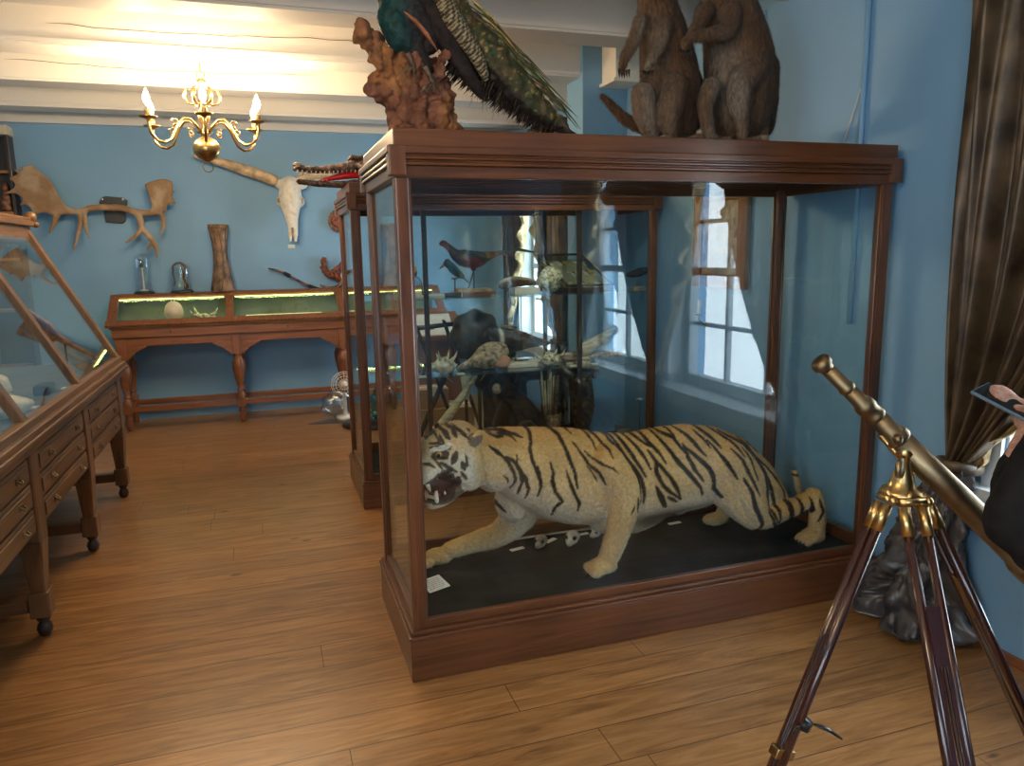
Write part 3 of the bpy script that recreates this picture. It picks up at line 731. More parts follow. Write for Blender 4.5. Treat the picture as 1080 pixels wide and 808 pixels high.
# fur-like wing hanging in the far bay
mb = MB()
for i in range(9):
    a = i*.09; mb.tube([(-1.15+.02*i, 5.02, 1.06-.012*i), (-1.21, 5.0+.01*i, 1.17-.01*i), (-1.35+.01*i, 5.0+.012*i, 1.30-.034*i)], [.012,.03,.008], 'feather_rust', 7, flat=.5)
o = mb.build('dried_wing'); tag(o, 'brown feathered wing behind the far pane of the left vitrine', 'wing')
o = MB().cyl((-1.15,5.02,VB), (-1.15,5.02,1.06), .006, 'iron').build('wing_support'); tag(o, 'thin rod holding the brown wing in the left vitrine', 'rod')

# ================================================================== table vitrine on the back wall
def baluster(mb, x, y, wd, z0=.22, z1=.70):
    mb.lathe([(.038,z1-z0),(.038,z1-z0-.012),(.026,z1-z0-.02),(.030,z1-z0-.035),(.040,z1-z0-.05),(.030,z1-z0-.065),(.036,z1-z0-.085),(.056,z1-z0-.12),(.058,z1-z0-.17),(.046,z1-z0-.25),(.030,z1-z0-.33),(.024,z1-z0-.37),(.034,z1-z0-.385),(.024,z1-z0-.40),(.040,z1-z0-.43),(.040,0)], (x,y,z0), wd, 20)
def back_table():
    xl, xr, yf, yb = -1.335, 1.72, 7.27, 7.82
    t = thing('table_vitrine', ((xl+xr)/2, (yf+yb)/2, 0), 'long brown table vitrine with turned legs against the blue back wall', 'display table')
    wd = 'teak'
    # glazed desk: sloping lid on a shallow case
    zf, zbk, yt = .985, 1.225, 7.62
    MB().box((xl+.03, yf+.03, .855), (xr-.03, yb-.02, .935), wd).box((xl+.015, yf+.015, .935), (xr-.015, yb-.01, .95), wd).build('case_body', t, .004)
    MB().box((xl+.05, yf+.05, .95), (xr-.05, yb-.05, .956), 'case_lining').build('display_bed', t)
    MB().box((xl+.035, yb-.05, .95), (xr-.035, yb-.03, zbk-.02), 'case_lining').build('back_board', t)
    MB().box((xl+.02, yt, zbk-.022), (xr-.02, yb, zbk), wd).build('top_ledge', t, .005)
    n = 3; bay = (xr-xl)/n
    d = Vector((0, yt-yf, zbk-zf)); dn = d.normalized(); nn = Vector((0, -dn.z, dn.y))
    # frame of the sloping lid
    f = MB()
    def plank(xa, xb, a, b, w=.028):
        p0 = Vector((0, yf, zf)) + dn*a; p1 = Vector((0, yf, zf)) + dn*b
        lo = [p0-nn*w, p0-nn*w, p1-nn*w, p1-nn*w]; hi = [p0, p0, p1, p1]; xs = (xa, xb, xb, xa)
        f.hexa([(xs[i], lo[i].y, lo[i].z) for i in range(4)], [(xs[i], hi[i].y, hi[i].z) for i in range(4)], wd)
    L = d.length
    plank(xl-.01, xr+.01, -.02, .05); plank(xl+.0, xr-.0, L-.045, L+.005)
    for k in range(n+1):
        w = .065 if 0 < k < n else .075
        x0 = xl + bay*k - (0 if k == 0 else w if k == n else w/2); plank(x0, x0+w, .05, L-.045)
    f.build('lid_frame', t, .004)
    for k in range(n):
        x0, x1 = xl+bay*k+.05, xl+bay*(k+1)-.05
        p0 = Vector((0,yf,zf))+dn*.045-nn*.014; p1 = Vector((0,yf,zf))+dn*(L-.04)-nn*.014
        MB().hexa([(x0,p0.y,p0.z-.002),(x1,p0.y,p0.z-.002),(x1,p1.y,p1.z-.002),(x0,p1.y,p1.z-.002)], [(x0,p0.y,p0.z+.002),(x1,p0.y,p0.z+.002),(x1,p1.y,p1.z+.002),(x0,p1.y,p1.z+.002)], 'case_glass').build('glass_pane', t)
        # strip of small lamps under the ledge
        s = MB().box((x0, yt-.045, zbk-.052), (x1, yt-.033, zbk-.044), 'led'); s.build('light_strip', t)
        lk = MB().box(((x0+x1)/2-.004, yf+.028, .885), ((x0+x1)/2+.004, yf+.031, .91), 'iron'); lk.build('keyhole', t)
    # glazed sides
    MB().prism([(yf+.06,.95),(yt,zbk-.02),(yb-.05,zbk-.02),(yb-.05,.95)], (xl+.045,0,0), (0,1,0), (0,0,1), (.004,0,0), 'case_glass').build('glass_pane', t)
    # apron
    ap = MB().box((xl+.10, yf+.055, .775), (xr-.10, yf+.08, .855), wd).box((xl+.05, yb-.09, .775), (xr-.05, yb-.065, .855), wd).box((xl+.06, yf+.08, .775), (xl+.085, yb-.09, .855), wd)
    ap.box((xl+.04, yf+.045, .845), (xr-.04, yb-.02, .857), wd)
    ap.build('apron', t, .003)
    lx = [xl+.09, xl+.09+.97, xl+.09+1.94, xr-.12]
    for j, x in enumerate(lx):
        for y in (yf+.09, yb-.10):
            lg = MB().box((x-.042, y-.042, .66), (x+.042, y+.042, .857), wd)
            baluster(lg, x, y, wd); lg.box((x-.036, y-.036, .155), (x+.036, y+.036, .235), wd)
            lg.lathe([(.014,0),(.022,.01),(.028,.06),(.022,.09),(.034,.11),(.026,.135),(.034,.155)], (x,y,0), wd, 18)
            lg.build('leg', t, .004)
        MB().box((x-.02, yf+.12, .175), (x+.02, yb-.13, .215), wd).build('cross_stretcher', t)
    MB().box((lx[0], yf+.072, .172), (lx[-1], yf+.108, .222), wd).build('stretcher', t, .003)
    MB().box((lx[0], yb-.118, .172), (lx[-1], yb-.082, .222), wd).build('stretcher', t, .003)
    # scalloped corner brackets
    prof = [(0,0),(.165,0),(.160,-.018),(.140,-.020),(.128,-.034),(.105,-.036),(.092,-.052),(.070,-.056),(.058,-.078),(.036,-.086),(.022,-.112),(0,-.115)]
    for j, x in enumerate(lx):
        for s in (1, -1):
            if (j == 0 and s == -1) or (j == len(lx)-1 and s == 1): continue
            MB().prism([(u*s, v) for u, v in prof], (x+s*.042, yf+.055, .775), (1,0,0), (0,0,1), (0,.02,0), wd).build('bracket', t, .003)
    return t
back_table()
BED = .956
t = thing('ostrich_egg', (-.80, 7.45, BED), 'large cream ostrich egg lit inside the back table vitrine', 'egg')
MB().ell((-.80,7.47,BED+.105), (.082,.082,.100), 'ivory', n=24, m=16).build('egg_shell', t)
MB().lathe([(.03,0),(.035,.01),(.022,.02)], (-.80,7.47,BED-.001), 'iron').build('egg_ring', t)
def flat_block(name, a, b, mat, label, cat, group=None, bev=.003):
    o = MB().box(a, b, mat).build(name, bevel=bev); return tag(o, label, cat, group)
flat_block('bone_handle', (-1.20,7.40,BED), (-.98,7.44,BED+.035), 'ivory', 'small ivory block at the left end of the back table vitrine', 'ivory block')
shell_lump('coral_piece', (-.55,7.46,BED), (.10,.05,.035), 'coral', 'low rough coral right of the ostrich egg', 'coral', 12, 5)
t = thing('specimen_tray', (.18, 7.45, BED), 'wide white tray glowing in the middle bay of the back table vitrine', 'tray')
MB().box((-.18,7.36,BED), (.52,7.56,BED+.02), 'white_cloth').build('tray_base', t)
MB().box((-.18,7.36,BED+.02), (.52,7.37,BED+.045), 'white_cloth').box((-.18,7.55,BED+.02), (.52,7.56,BED+.045), 'white_cloth').box((-.18,7.37,BED+.02), (-.17,7.55,BED+.045), 'white_cloth').box((.51,7.37,BED+.02), (.52,7.55,BED+.045), 'white_cloth').build('tray_rim', t)
flat_block('book', (.80,7.38,BED), (1.15,7.56,BED+.03), 'ivory', 'pale flat book in the right bay of the back table vitrine', 'book')
t = thing('desk_magnifier', (.80, 7.72, 1.225), 'small white disc on a stand on the back table ledge', 'magnifier')
MB().lathe([(.035,0),(.035,.012),(.008,.02),(.008,.08)], (.80,7.72,1.225), 'white_paint').build('stand_foot', t)
MB().lathe([(.05,-.01),(.056,0),(.05,.01)], (.80,7.71,1.345), 'white_paint', axis=(0,1,.2)).build('disc', t)
# bell jars and drum on the ledge
ZL = 1.225
def bell_jar(name, x, y, R, H, label, rbase):
    t = thing(name, (x, y, ZL), label, 'bell jar')
    MB().lathe([(R*rbase,0),(R*rbase,.012),(R*1.08,.022),(R*.98,.024)], (x,y,ZL), 'black_metal', 28).build('base', t)
    pr = [(R,0),(R,H-R*.8)] + [(R*math.cos(a), H-R*.8+R*.8*math.sin(a)) for a in (.3,.6,.9,1.2,1.45)]
    MB().lathe(pr+[(.004,H)], (x,y,ZL+.022), 'jar_glass', 28).ell((x,y,ZL+.022+H+.008), .010, 'jar_glass').build('glass_dome', t)
    return t
bell_jar('bell_jar', -1.06, 7.70, .072, .36, 'tall glass bell jar with a tiny bird, left on the back table', 1.25)
t = thing('perched_finch', (-1.06, 7.70, ZL+.02), 'tiny green bird on a white stem inside the tall bell jar', 'bird')
MB().lathe([(.035,0),(.035,.014),(.007,.018),(.006,.20),(.014,.205),(.014,.215)], (-1.06,7.70,ZL+.024), 'white_paint', 16).build('perch', t)
MB().ell((-1.06,7.70,ZL+.275), (.018,.020,.035), 'moss', rot=(0,.3,0)).ell((-1.068,7.70,ZL+.31), .014, 'feather_teal').build('body', t)
bell_jar('bell_jar', -.735, 7.70, .088, .27, 'wide glass bell jar with a coiled brown snake, right of the tall one', 1.15)
t = thing('coiled_snake', (-.735, 7.70, ZL+.02), 'dark brown snake climbing a twig inside the wide bell jar', 'snake')
pts = [(-.70+.012*math.sin(i*.9), 7.70+.012*math.cos(i*.9), ZL+.03+.022*i) for i in range(11)] + [(-.725,7.70,ZL+.28),(-.765,7.70,ZL+.275),(-.795,7.70,ZL+.25),(-.80,7.70,ZL+.18),(-.79,7.70,ZL+.10),(-.80,7.69,ZL+.06)]
MB().tube(pts, [.012]*12+[.011,.010,.009,.007,.004], 'bark', 8).build('snake_body', t)
MB().tube([(-.715,7.70,ZL+.024),(-.705,7.70,ZL+.15),(-.73,7.70,ZL+.27)], [.006,.005,.004], 'twig', 6).build('twig', t)
t = thing('hide_drum', (-.37, 7.69, ZL), 'tall hourglass wooden drum standing on the back table', 'drum')
H = .63
pr = [(.112,0),(.108,.02),(.096,.09),(.080,.18),(.066,.28),(.060,.38),(.064,.46),(.078,.55),(.090,.60)]
mb = MB().lathe(pr, (-.37,7.69,ZL), 'leather', 28); mb.build('drum_body', t)
MB().lathe([(.090,.595),(.094,.60),(.094,.625),(.088,.63),(.0,.628)], (-.37,7.69,ZL), 'wicker', 28).build('drum_skin', t)
mb = MB()
for k in range(7):
    a = k*2*PI/7+.4; pts = []
    for r, h in pr[1:]:
        a2 = a + .25*math.sin(h*9+k); pts.append((-.37+(r+.002)*math.cos(a2), 7.69+(r+.002)*math.sin(a2), ZL+h))
    mb.tube(pts, .004, 'bark', 5)
mb.build('lacing', t)

# ================================================================== chandelier
def chandelier(name, x, y, zc, label, zt=BZ, rot=0, lit=True, group=None):
    """zc = centre of the ball"""
    K = 1.02; zt = zc+(zt-zc)/K
    t = thing(name, (x, y, zc), label, 'chandelier', group)
    MB().lathe([(0.005,-.075),(.02,-.072),(.05,-.055),(.075,-.025),(.080,0),(.075,.028),(.052,.055),(.024,.068),(.018,.075)], (x,y,zc), 'brass', 32).build('ball', t)
    MB().lathe([(.018,.07),(.030,.085),(.022,.10),(.014,.12),(.020,.14),(.034,.17),(.036,.20),(.020,.235),(.012,.26),(.024,.275),(.012,.29),(.016,.31),(.024,.34),(.012,.38),(.030,.395),(.008,.405)], (x,y,zc), 'brass', 24).build('stem', t)
    MB().tube([(x+.022*math.cos(a), y, zc+.425+.022*math.sin(a)) for a in [2*PI*i/16 for i in range(17)]], .004, 'brass', 6, caps=False).build('top_ring', t)
    MB().tube([(x+.03*math.cos(a), y, zc-.105+.032*math.sin(a)) for a in [2*PI*i/20 for i in range(21)]], .004, 'old_brass', 6, caps=False).build('pull_ring', t)
    MB().cyl((x,y,zc+.44), (x,y,zt), .005, 'old_brass', n=8).build('rod', t)
    n = 6
    for k in range(n):
        a = rot + 2*PI*k/n; c, s = math.cos(a), math.sin(a)
        def q(r, z): return (x+c*r, y+s*r, zc+z)
        arm = MB().tube([q(.02,.09),q(.05,.13),(q(.09,.165)),q(.13,.165),q(.165,.13),q(.19,.08),q(.215,.035),q(.255,.012),q(.30,.02),q(.335,.055),q(.345,.10),q(.345,.135)], .0085, 'brass', 10)
        # scrolls riding on the arm
        for (r0, z0, R, s0) in ((.185,.135,.022,0),(.215,.085,.020,2),(.095,.085,.024,1)):
            arm.tube([q(r0+R*(1-i/22)*math.cos(s0+i*.42), z0+R*(1-i/22)*math.sin(s0+i*.42)) for i in range(16)], [.0055-.0002*i for i in range(16)], 'brass', 6)
        ar = arm.build('arm', t)
        MB().lathe([(.008,.128),(.014,.134),(.045,.142),(.052,.150),(.046,.150),(.014,.146),(.013,.150),(.017,.160),(.017,.185),(.012,.187)], (x+c*.345,y+s*.345,zc), 'brass', 20).build('drip_pan', ar)
        MB().cyl((x+c*.345,y+s*.345,zc+.185), (x+c*.345,y+s*.345,zc+.215), .010, 'wax', n=12).build('candle_tube', ar)
        MB().lathe([(.007,.213),(.015,.226),(.020,.246),(.015,.268),(.006,.288),(.0005,.300)], (x+c*.345,y+s*.345,zc), 'bulb', 14).build('bulb', ar)
        # upper ornament
        a2 = a+PI/n; c2, s2 = math.cos(a2), math.sin(a2)
        w = MB().tube([(x+c2*r, y+s2*r, zc+z) for r, z in ((.02,.28),(.05,.255),(.085,.265),(.10,.30),(.095,.335),(.075,.35),(.07,.33))], [.006,.007,.007,.010,.008,.006,.003], 'brass', 8)
        w.build('ornament', t)
        if lit:
            for kk in (0,):
                l = bpy.data.lights.new('lamp', 'POINT'); l.energy = LAMP; l.color = (1, .72, .44); l.shadow_soft_size = .02
                lo = bpy.data.objects.new('lamp', l); C.objects.link(lo); lo.location = (x+c*.345*K, y+s*.345*K, zc+.31*K)
    t.scale = (K, K, K)
    return t
LAMP, LAMP2 = 17, 10
chandelier('chandelier', -.275, 5.15, 2.215, 'brass chandelier with curved arms and lit candle bulbs hanging before the back wall', rot=.5236+.06)
LAMP = LAMP2
chandelier('chandelier', -.95, .9, 2.30, 'second brass chandelier hanging near the camera, outside the view', rot=.1)
# ================================================================== telescope on tripod
def tele():
    hub = Vector((1.335, 1.25, 1.0))
    t = thing('tripod', (hub.x, hub.y, 0), 'wooden tripod with brass fittings standing in the right foreground', 'tripod')
    MB().lathe([(.010,-.03),(.030,-.025),(.034,-.012),(.042,-.010),(.046,0),(.042,.008),(.030,.012),(.026,.03),(.016,.055),(.012,.085),(.016,.088),(.016,.10)], hub, 'brass', 28).build('hub', t)
    feet = [V(.89,1.27,0), V(1.19,.75,0), V(1.87,1.08,0)]
    for k, f in enumerate(feet):
        d = (f-hub); dh = Vector((d.x,d.y,0)).normalized(); side = Vector((-dh.y, dh.x, 0))
        top = hub + dh*.044 + V(0,0,-.008)
        ax = (f-top).normalized(); L = (f-top).length
        lg = MB()
        w0, w1 = (.012, .012) if k == 0 else (.024, .021)
        r = .0105
        a0 = top + ax*.05
        for s in (1, -1):
            lg.tube([a0+side*w0*s*.9, top+ax*L*.80+side*w1*s*1.1], r, 'rosewood', 12)
        nrm = ax.cross(side).normalized()
        # sliding lower plank between the rails
        p0 = top+ax*.22; p1 = top+ax*(L-.02)
        w = .010 if k == 0 else .019
        lo = [p0-side*w-nrm*.008, p0+side*w-nrm*.008, p1+side*w*.75-nrm*.008, p1-side*w*.75-nrm*.008]
        hi = [q+nrm*.016 for q in lo]
        lg.add(lo+hi, [(3,2,1,0),(4,5,6,7),(0,1,5,4),(1,2,6,5),(2,3,7,6),(3,0,4,7)], 'rosewood_z')
        for s in (1,-1): lg.tube([p0+ax*.12+nrm*.009*s, p1-ax*.1+nrm*.009*s], .0025, 'darkwood_z', 6)
        for s in (1, -1): lg.tube([p0+ax*.12+nrm*.009+side*.006*s, p1-ax*.15+nrm*.009+side*.006*s], .0016, 'rosewood_z', 6)
        leg = lg.build('leg', t)
        b = MB()
        for s in (1, -1):
            b.cyl(top+ax*.012+side*w0*s*.9, top+ax*.075+side*w0*s*.9, r+.0025, 'brass', n=14)
        b.tube([hub+dh*.02, hub+dh*.044], .012, 'brass', 10).tube([top+side*(w0+.006), top-side*(w0+.006)], .009, 'brass', 12)
        b.ell(top+side*(w0+.012), .011, 'brass').build('leg_hinge', leg)
        c = MB(); q = top+ax*L*(.59 if k == 0 else .80)
        c.tube([q+ax*-.012, q+ax*.012], .036, 'brass', 4, flat=.55, up=side, twist=PI/4)
        c.build('brass_clamp', leg, .002)
        MB().tube([p1, p1+ax*.03], [.012,.002], 'brass', 10).build('spike', leg)
    # strap on the left leg
    q = hub + V(-.062,0,0) + (feet[0]-hub)*.0; ax = (feet[0]-hub).normalized(); q = hub+ax*.575
    s = MB().tube([q-ax*.012, q+ax*.012], .027, 'black_plastic', 8, flat=.8)
    s.tube([q+V(.02,-.02,0), q+V(.05,-.03,-.012), q+V(.085,-.035,-.04)], [.006,.009,.006], 'black_plastic', 6, flat=.5)
    s.tube([q+V(-.02,-.02,.005), q+V(-.04,-.03,.015), q+V(-.045,-.03,.0)], .004, 'black_plastic', 6)
    tag(s.build('strap'), 'black strap buckled round the left tripod leg', 'strap')
    # telescope
    T0 = P(863,380,1,1.32); T1 = P(1052,565,1,1.19)
    ax = (T1-T0).normalized(); L0 = (T1-T0).length
    tt = thing('telescope', T0+ax*L0*.5, 'long brass telescope on the tripod, pointing down to the right', 'telescope')
    def seg(prof, name, mat): 
        MB().lathe(prof, T0, mat, 36, axis=ax).build(name, tt)
    s = L0
    seg([(.004,0),(.019,.0),(.023,.006),(.023,.016),(.016,.024),(.0155,.030)], 'eyepiece', 'old_brass')
    seg([(.0155,.028),(.0155,.085),(.0185,.088),(.0185,.096),(.0165,.099)], 'draw_tube', 'old_brass')
    seg([(.0165,.098),(.0180,.140),(.0215,.143),(.0235,.150),(.0235,.160),(.021,.163),(.022,.178),(.024,.182),(.024,.188),(.021,.192)], 'focus_collar', 'old_brass')
    seg([(.021,.190),(.0225,.245),(.026,.248),(.029,.254),(.029,.264),(.0265,.268)], 'middle_tube', 'old_brass')
    seg([(.0265,.266),(.0290,s*.75),(.0300,s*1.0),(.0305,s*1.13),(.036,s*1.135),(.038,s*1.15),(.038,s*1.22),(.036,s*1.225),(.033,s*1.22),(.033,s*1.19),(.0,s*1.19)], 'main_tube', 'old_brass')
    # cradle
    m = hub+V(0,0,.095)
    # foot of the perpendicular from the hub to the tube axis
    tq = (m-T0).dot(ax); c0 = T0+ax*tq
    k = MB().lathe([(.016,0),(.020,.006),(.014,.018),(.010,.035)], hub+V(0,0,.085), 'brass', 20)
    upv = (c0-(hub+V(0,0,.11))).normalized()
    k.tube([hub+V(0,0,.105), c0-upv*.027], [.010,.008], 'brass', 10)
    k.tube([c0-ax*.085-V(0,0,.032), c0-V(0,0,.040), c0+ax*.085-V(0,0,.032)], .010, 'brass', 8, flat=.6)
    k.lathe([(.022,-.006),(.024,0),(.022,.006)], m+V(-.030,-.02,-.03), 'old_brass', 18, axis=(.6,-1,0))
    k.tube([m+V(-.045,-.02,.04), m+V(-.03,-.01,.03)], .010, 'old_brass', 8).tube([m+V(.05,-.02,-.02), m+V(.035,-.01,-.01)], .010, 'old_brass', 8)
    k.build('cradle', tt)
tele()
# tall dark shelf cabinet in the far left corner
def corner_cabinet():
    x0, x1, y0, y1, H = WXL+.01, -2.005, 7.69, 7.845, 2.70
    t = thing('corner_cabinet', ((x0+x1)/2, (y0+y1)/2, 0), 'tall dark cabinet with pale cornice at the far left edge', 'cabinet')
    b = MB().box((x1-.025, y0, 0), (x1, y1, H-.08), 'darkwood').box((x0, y0, 0), (x0+.025, y1, H-.08), 'darkwood').box((x0+.025, y1-.02, 0), (x1-.025, y1, H-.08), 'darkwood').box((x0+.025, y0, 0), (x1-.025, y1-.02, .08), 'darkwood')
    b.build('carcase', t, .003)
    for z in (.6, 1.1, 1.55, 1.95, 2.3): MB().box((x0+.025, y0+.01, z), (x1-.025, y1-.02, z+.025), 'frame_gold').build('shelf', t, .003)
    MB().box((x0-.0, y0-.02, H-.08), (x1+.01, y1, H), 'ivory').build('cornice', t, .004)
    return t
corner_cabinet()
t = thing('stoppered_jar', (-2.09, 7.765, 1.975), 'dark stoppered jar on the corner cabinet shelf', 'jar')
MB().lathe([(.035,0),(.05,.02),(.05,.12),(.025,.16),(.025,.18)], (-2.09,7.765,1.975), 'carved', 20).build('jar_body', t)
MB().lathe([(.028,.18),(.030,.20),(.01,.26)], (-2.09,7.765,1.975), 'teak', 20).build('stopper', t)
t = thing('leafy_plant', (-2.08, 7.765, 1.575), 'small green leafy plant on a lower shelf of the corner cabinet', 'plant')
MB().lathe([(.035,0),(.05,.08),(.045,.08),(.0,.07)], (-2.08,7.765,1.575), 'carved', 20).build('pot', t)
mb = MB(); rd = random.Random(4)
for i in range(26):
    a = rd.uniform(0, 2*PI); l = rd.uniform(.08,.13); el = rd.uniform(.5,1.3); d = V(math.cos(a)*math.cos(el), math.sin(a)*math.cos(el), math.sin(el)); b = V(-2.08,7.765,1.65); d.y *= .4
    mb.tube([b, b+d*l*.5, b+d*l*.8, b+d*l+V(0,0,-.01)], [.003,.018,.014,.002], 'moss', 6, flat=.15)
mb.build('leaves', t)
# ================================================================== tiger
def tiger():
    root = thing('tiger', (1.45, 2.82, DK1), 'stuffed snarling tiger stalking to the left inside the front case', 'tiger')
    mb = MB()
    def Q(px, py, y): return P(px, py, 1, y)
    zd = DK1
    # trunk: chain of rings (centre from top and belly of the silhouette), thickness by the ring radius; flattened sideways afterwards
    prof = [ # px, top, bottom, y, half thickness
        (512,450,512,2.83,.085),(540,449,528,2.84,.115),(568,449,546,2.85,.135),(600,450,552,2.85,.145),(632,455,552,2.84,.145),
        (660,456,550,2.83,.14),(690,450,548,2.82,.135),(720,446,536,2.80,.13),(752,449,528,2.79,.13),(782,461,535,2.78,.125),(806,484,540,2.77,.105),(822,508,545,2.77,.07)]
    n = 24; vs = []; fs = []
    rings = []
    for px, a, b, y, w in prof:
        A, B = Q(px, a+1, y), Q(px, b, y); rings.append(((A+B)/2, (A.z-B.z)/2, w))
    for c, h, w in rings:
        for k in range(n):
            q = 2*PI*k/n; vv = math.sin(q); ww = w*(1 - .18*max(0, vv)**2)
            vs.append((c.x, c.y+ww*math.cos(q), c.z+h*vv))
    for i in range(len(rings)-1):
        for k in range(n): fs.append((i*n+k, i*n+(k+1)%n, (i+1)*n+(k+1)%n, (i+1)*n+k))
    fs.append(tuple(reversed(range(n)))); fs.append(tuple((len(rings)-1)*n+k for k in range(n)))
    fs = [tuple(reversed(f)) for f in fs]
    mb.add(vs, fs, 'm')
    c0 = rings[0][0]
    # neck to head
    mb.chain([(Q(545,490,2.83),.115),(Q(518,483,2.79),.108),(Q(496,482,2.74),.098)])
    mb.chain([(Q(520,500,2.76),.075),(Q(508,497,2.72),.06)])
    # near shoulder and foreleg
    mb.chain([(Q(640,492,2.76),.100),(Q(655,512,2.72),.085),(Q(657,540,2.70),.062),(Q(650,566,2.69),.050),(Q(642,588,2.69),.044)])
    pw = Q(634,600,2.68); pz = zd+.03
    mb.ell((pw.x+.01, 2.685, zd+.035), (.065,.048,.036), 'm')
    for k in range(4): mb.ell((pw.x-.042+.004*abs(k-1.5), 2.645+.025*k, zd+.024), (.030,.0145,.022), 'm')
    # far shoulder and foreleg reaching forward
    mb.chain([(Q(560,520,2.90),.10),(Q(545,545,2.94),.078),(Q(527,563,2.97),.056),(Q(500,572,3.0),.046),(Q(475,580,3.02),.038)])
    mb.chain([(Q(548,500,2.88),.09),(Q(542,530,2.90),.085)])
    fp = Q(462,586,3.04); mb.ell((fp.x, 3.03, zd+.036), (.07,.05,.036), 'm')
    for k in range(4): mb.ell((fp.x-.06, 2.99+.026*k, zd+.024), (.032,.015,.022), 'm')
    # near thigh, shank, hock, foot
    mb.chain([(Q(768,482,2.74),.105),(Q(780,510,2.72),.095),(Q(793,534,2.70),.075),(Q(803,546,2.69),.055),(Q(822,540,2.68),.046),(Q(842,532,2.67),.040),(Q(858,524,2.66),.034)])
    mb.chain([(Q(740,480,2.76),.09),(Q(765,520,2.73),.07),(Q(792,548,2.70),.045)])
    mb.chain([(Q(858,524,2.66),.042),(Q(862,540,2.65),.038),(Q(861,560,2.65),.038)])
    hp = Q(858,572,2.64); mb.ell((hp.x-.005, 2.645, zd+.035), (.062,.046,.036), 'm')
    for k in range(4): mb.ell((hp.x-.052, 2.61+.022*k, zd+.022), (.024,.0125,.020), 'm')
    # far hind leg stretched back and dark belly
    mb.chain([(Q(770,500,2.90),.09),(Q(745,520,2.94),.06),(Q(722,530,2.98),.045),(Q(716,534,3.02),.04)])
    fz = Q(700,545,3.0)
    mb.chain([(V(fz.x+.25,2.93,zd+.28),.05),(V(fz.x+.33,2.98,zd+.12),.034),(V(fz.x+.32,3.0,zd+.03),.032)])
    mb.ell((fz.x+.29,3.0,zd+.03), (.07,.045,.03), 'm')
    mb.chain([(Q(640,540,2.84),.10),(Q(668,542,2.84),.085),(Q(695,535,2.83),.06)])
    # tail curling behind and up
    mb.chain([(Q(800,500,2.84),.035),(Q(822,525,2.84),.026),(Q(838,540,2.84),.022),(Q(845,528,2.84),.018),(Q(841,511,2.84),.015),(Q(838,498,2.84),.012)])
    # ---- head
    hc = Q(473,480,2.67); HS = 1.08
    yaw = math.radians(213)      # facing left and a little to the viewer
    R = Euler((0, math.radians(8), 0)).to_matrix(); R = Euler((0,0,yaw)).to_matrix() @ R @ Euler((math.radians(0),0,0)).to_matrix()
    def H(x, y, z): return hc + R@(Vector((x, y, z))*HS)
    def he(c, r): mb.ell(H(*c), tuple(q*HS for q in r), 'm', rot=R)
    he((0,0,.0), (.115,.098,.098)); he((-.04,0,.025), (.10,.09,.085))
    he((.045,0,.050), (.085,.064,.054))                         # forehead
    for s in (1,-1):
        he((-.015,.075*s,-.035), (.075,.040,.070)); he((-.03,.072*s,-.075), (.06,.035,.055))   # ruff
        he((.052,.050*s,.028), (.055,.030,.040))                # cheekbone / brow
        he((.070,.040*s,.068), (.030,.020,.015))                # brow ridge
        mb.chain([(H(.085,.030*s,.000),.036),(H(.135,.028*s,-.012),.036),(H(.160,.020*s,-.018),.029)])   # upper lip pads
        mb.ell(H(-.060,.088*s,.052), (.038,.014,.042), 'm', rot=R@Euler((math.radians(-25*s),0,0)).to_matrix())  # ears
        mb.chain([(H(-.02,.062*s,-.075),.034),(H(.04,.046*s,-.115),.024),(H(.095,.026*s,-.138),.019)])   # lower jaw sides
    mb.chain([(H(.05,0,.045),.046),(H(.10,0,.030),.038),(H(.150,0,.014),.031)])      # nose bridge
    mb.chain([(H(.095,.022,-.138),.020),(H(.110,0,-.140),.023),(H(.095,-.022,-.138),.020)])
    mb.ell(H(.03,0,-.125), (.08,.042,.014), 'm', rot=R)
    px2 = lambda zx, zy: (430+zx/6.733, 440+zy/6.733)
    px3 = lambda zx, zy: (550+zx/6.733, 440+zy/6.733)
    px4 = lambda zx, zy: (670+zx/4.909, 440+zy/4.909)
    S = []
    def add(fn, lst, sc, yp):
        for pts, w in lst:
            pp = [Q(*fn(*p), yp) for p in pts]; S.append(([(p.x, p.z) for p in pp], w/sc/2/288.*1.45))
    add(px2, [([(580,125),(650,120),(730,130),(800,150),(850,170)],14),([(590,130),(650,150),(720,140),(770,160),(795,190)],12),
        ([(600,210),(650,260),(700,310),(740,380),(765,440),(745,520)],17),([(680,270),(740,300),(790,370),(840,440),(865,520),(855,590)],20),
        ([(770,270),(765,340),(800,410),(815,470),(800,560)],17),([(560,190),(610,230),(650,265)],14),
        ([(830,75),(890,90),(915,130),(905,190),(885,240),(890,310),(920,400),(945,480)],18),([(925,350),(940,420),(945,500),(930,570)],14),
        ([(900,75),(960,85),(990,100)],12),([(640,600),(690,680),(760,740)],20),([(640,740),(690,800)],20),([(660,400),(700,430),(710,470)],10)], 6.733, 2.72)
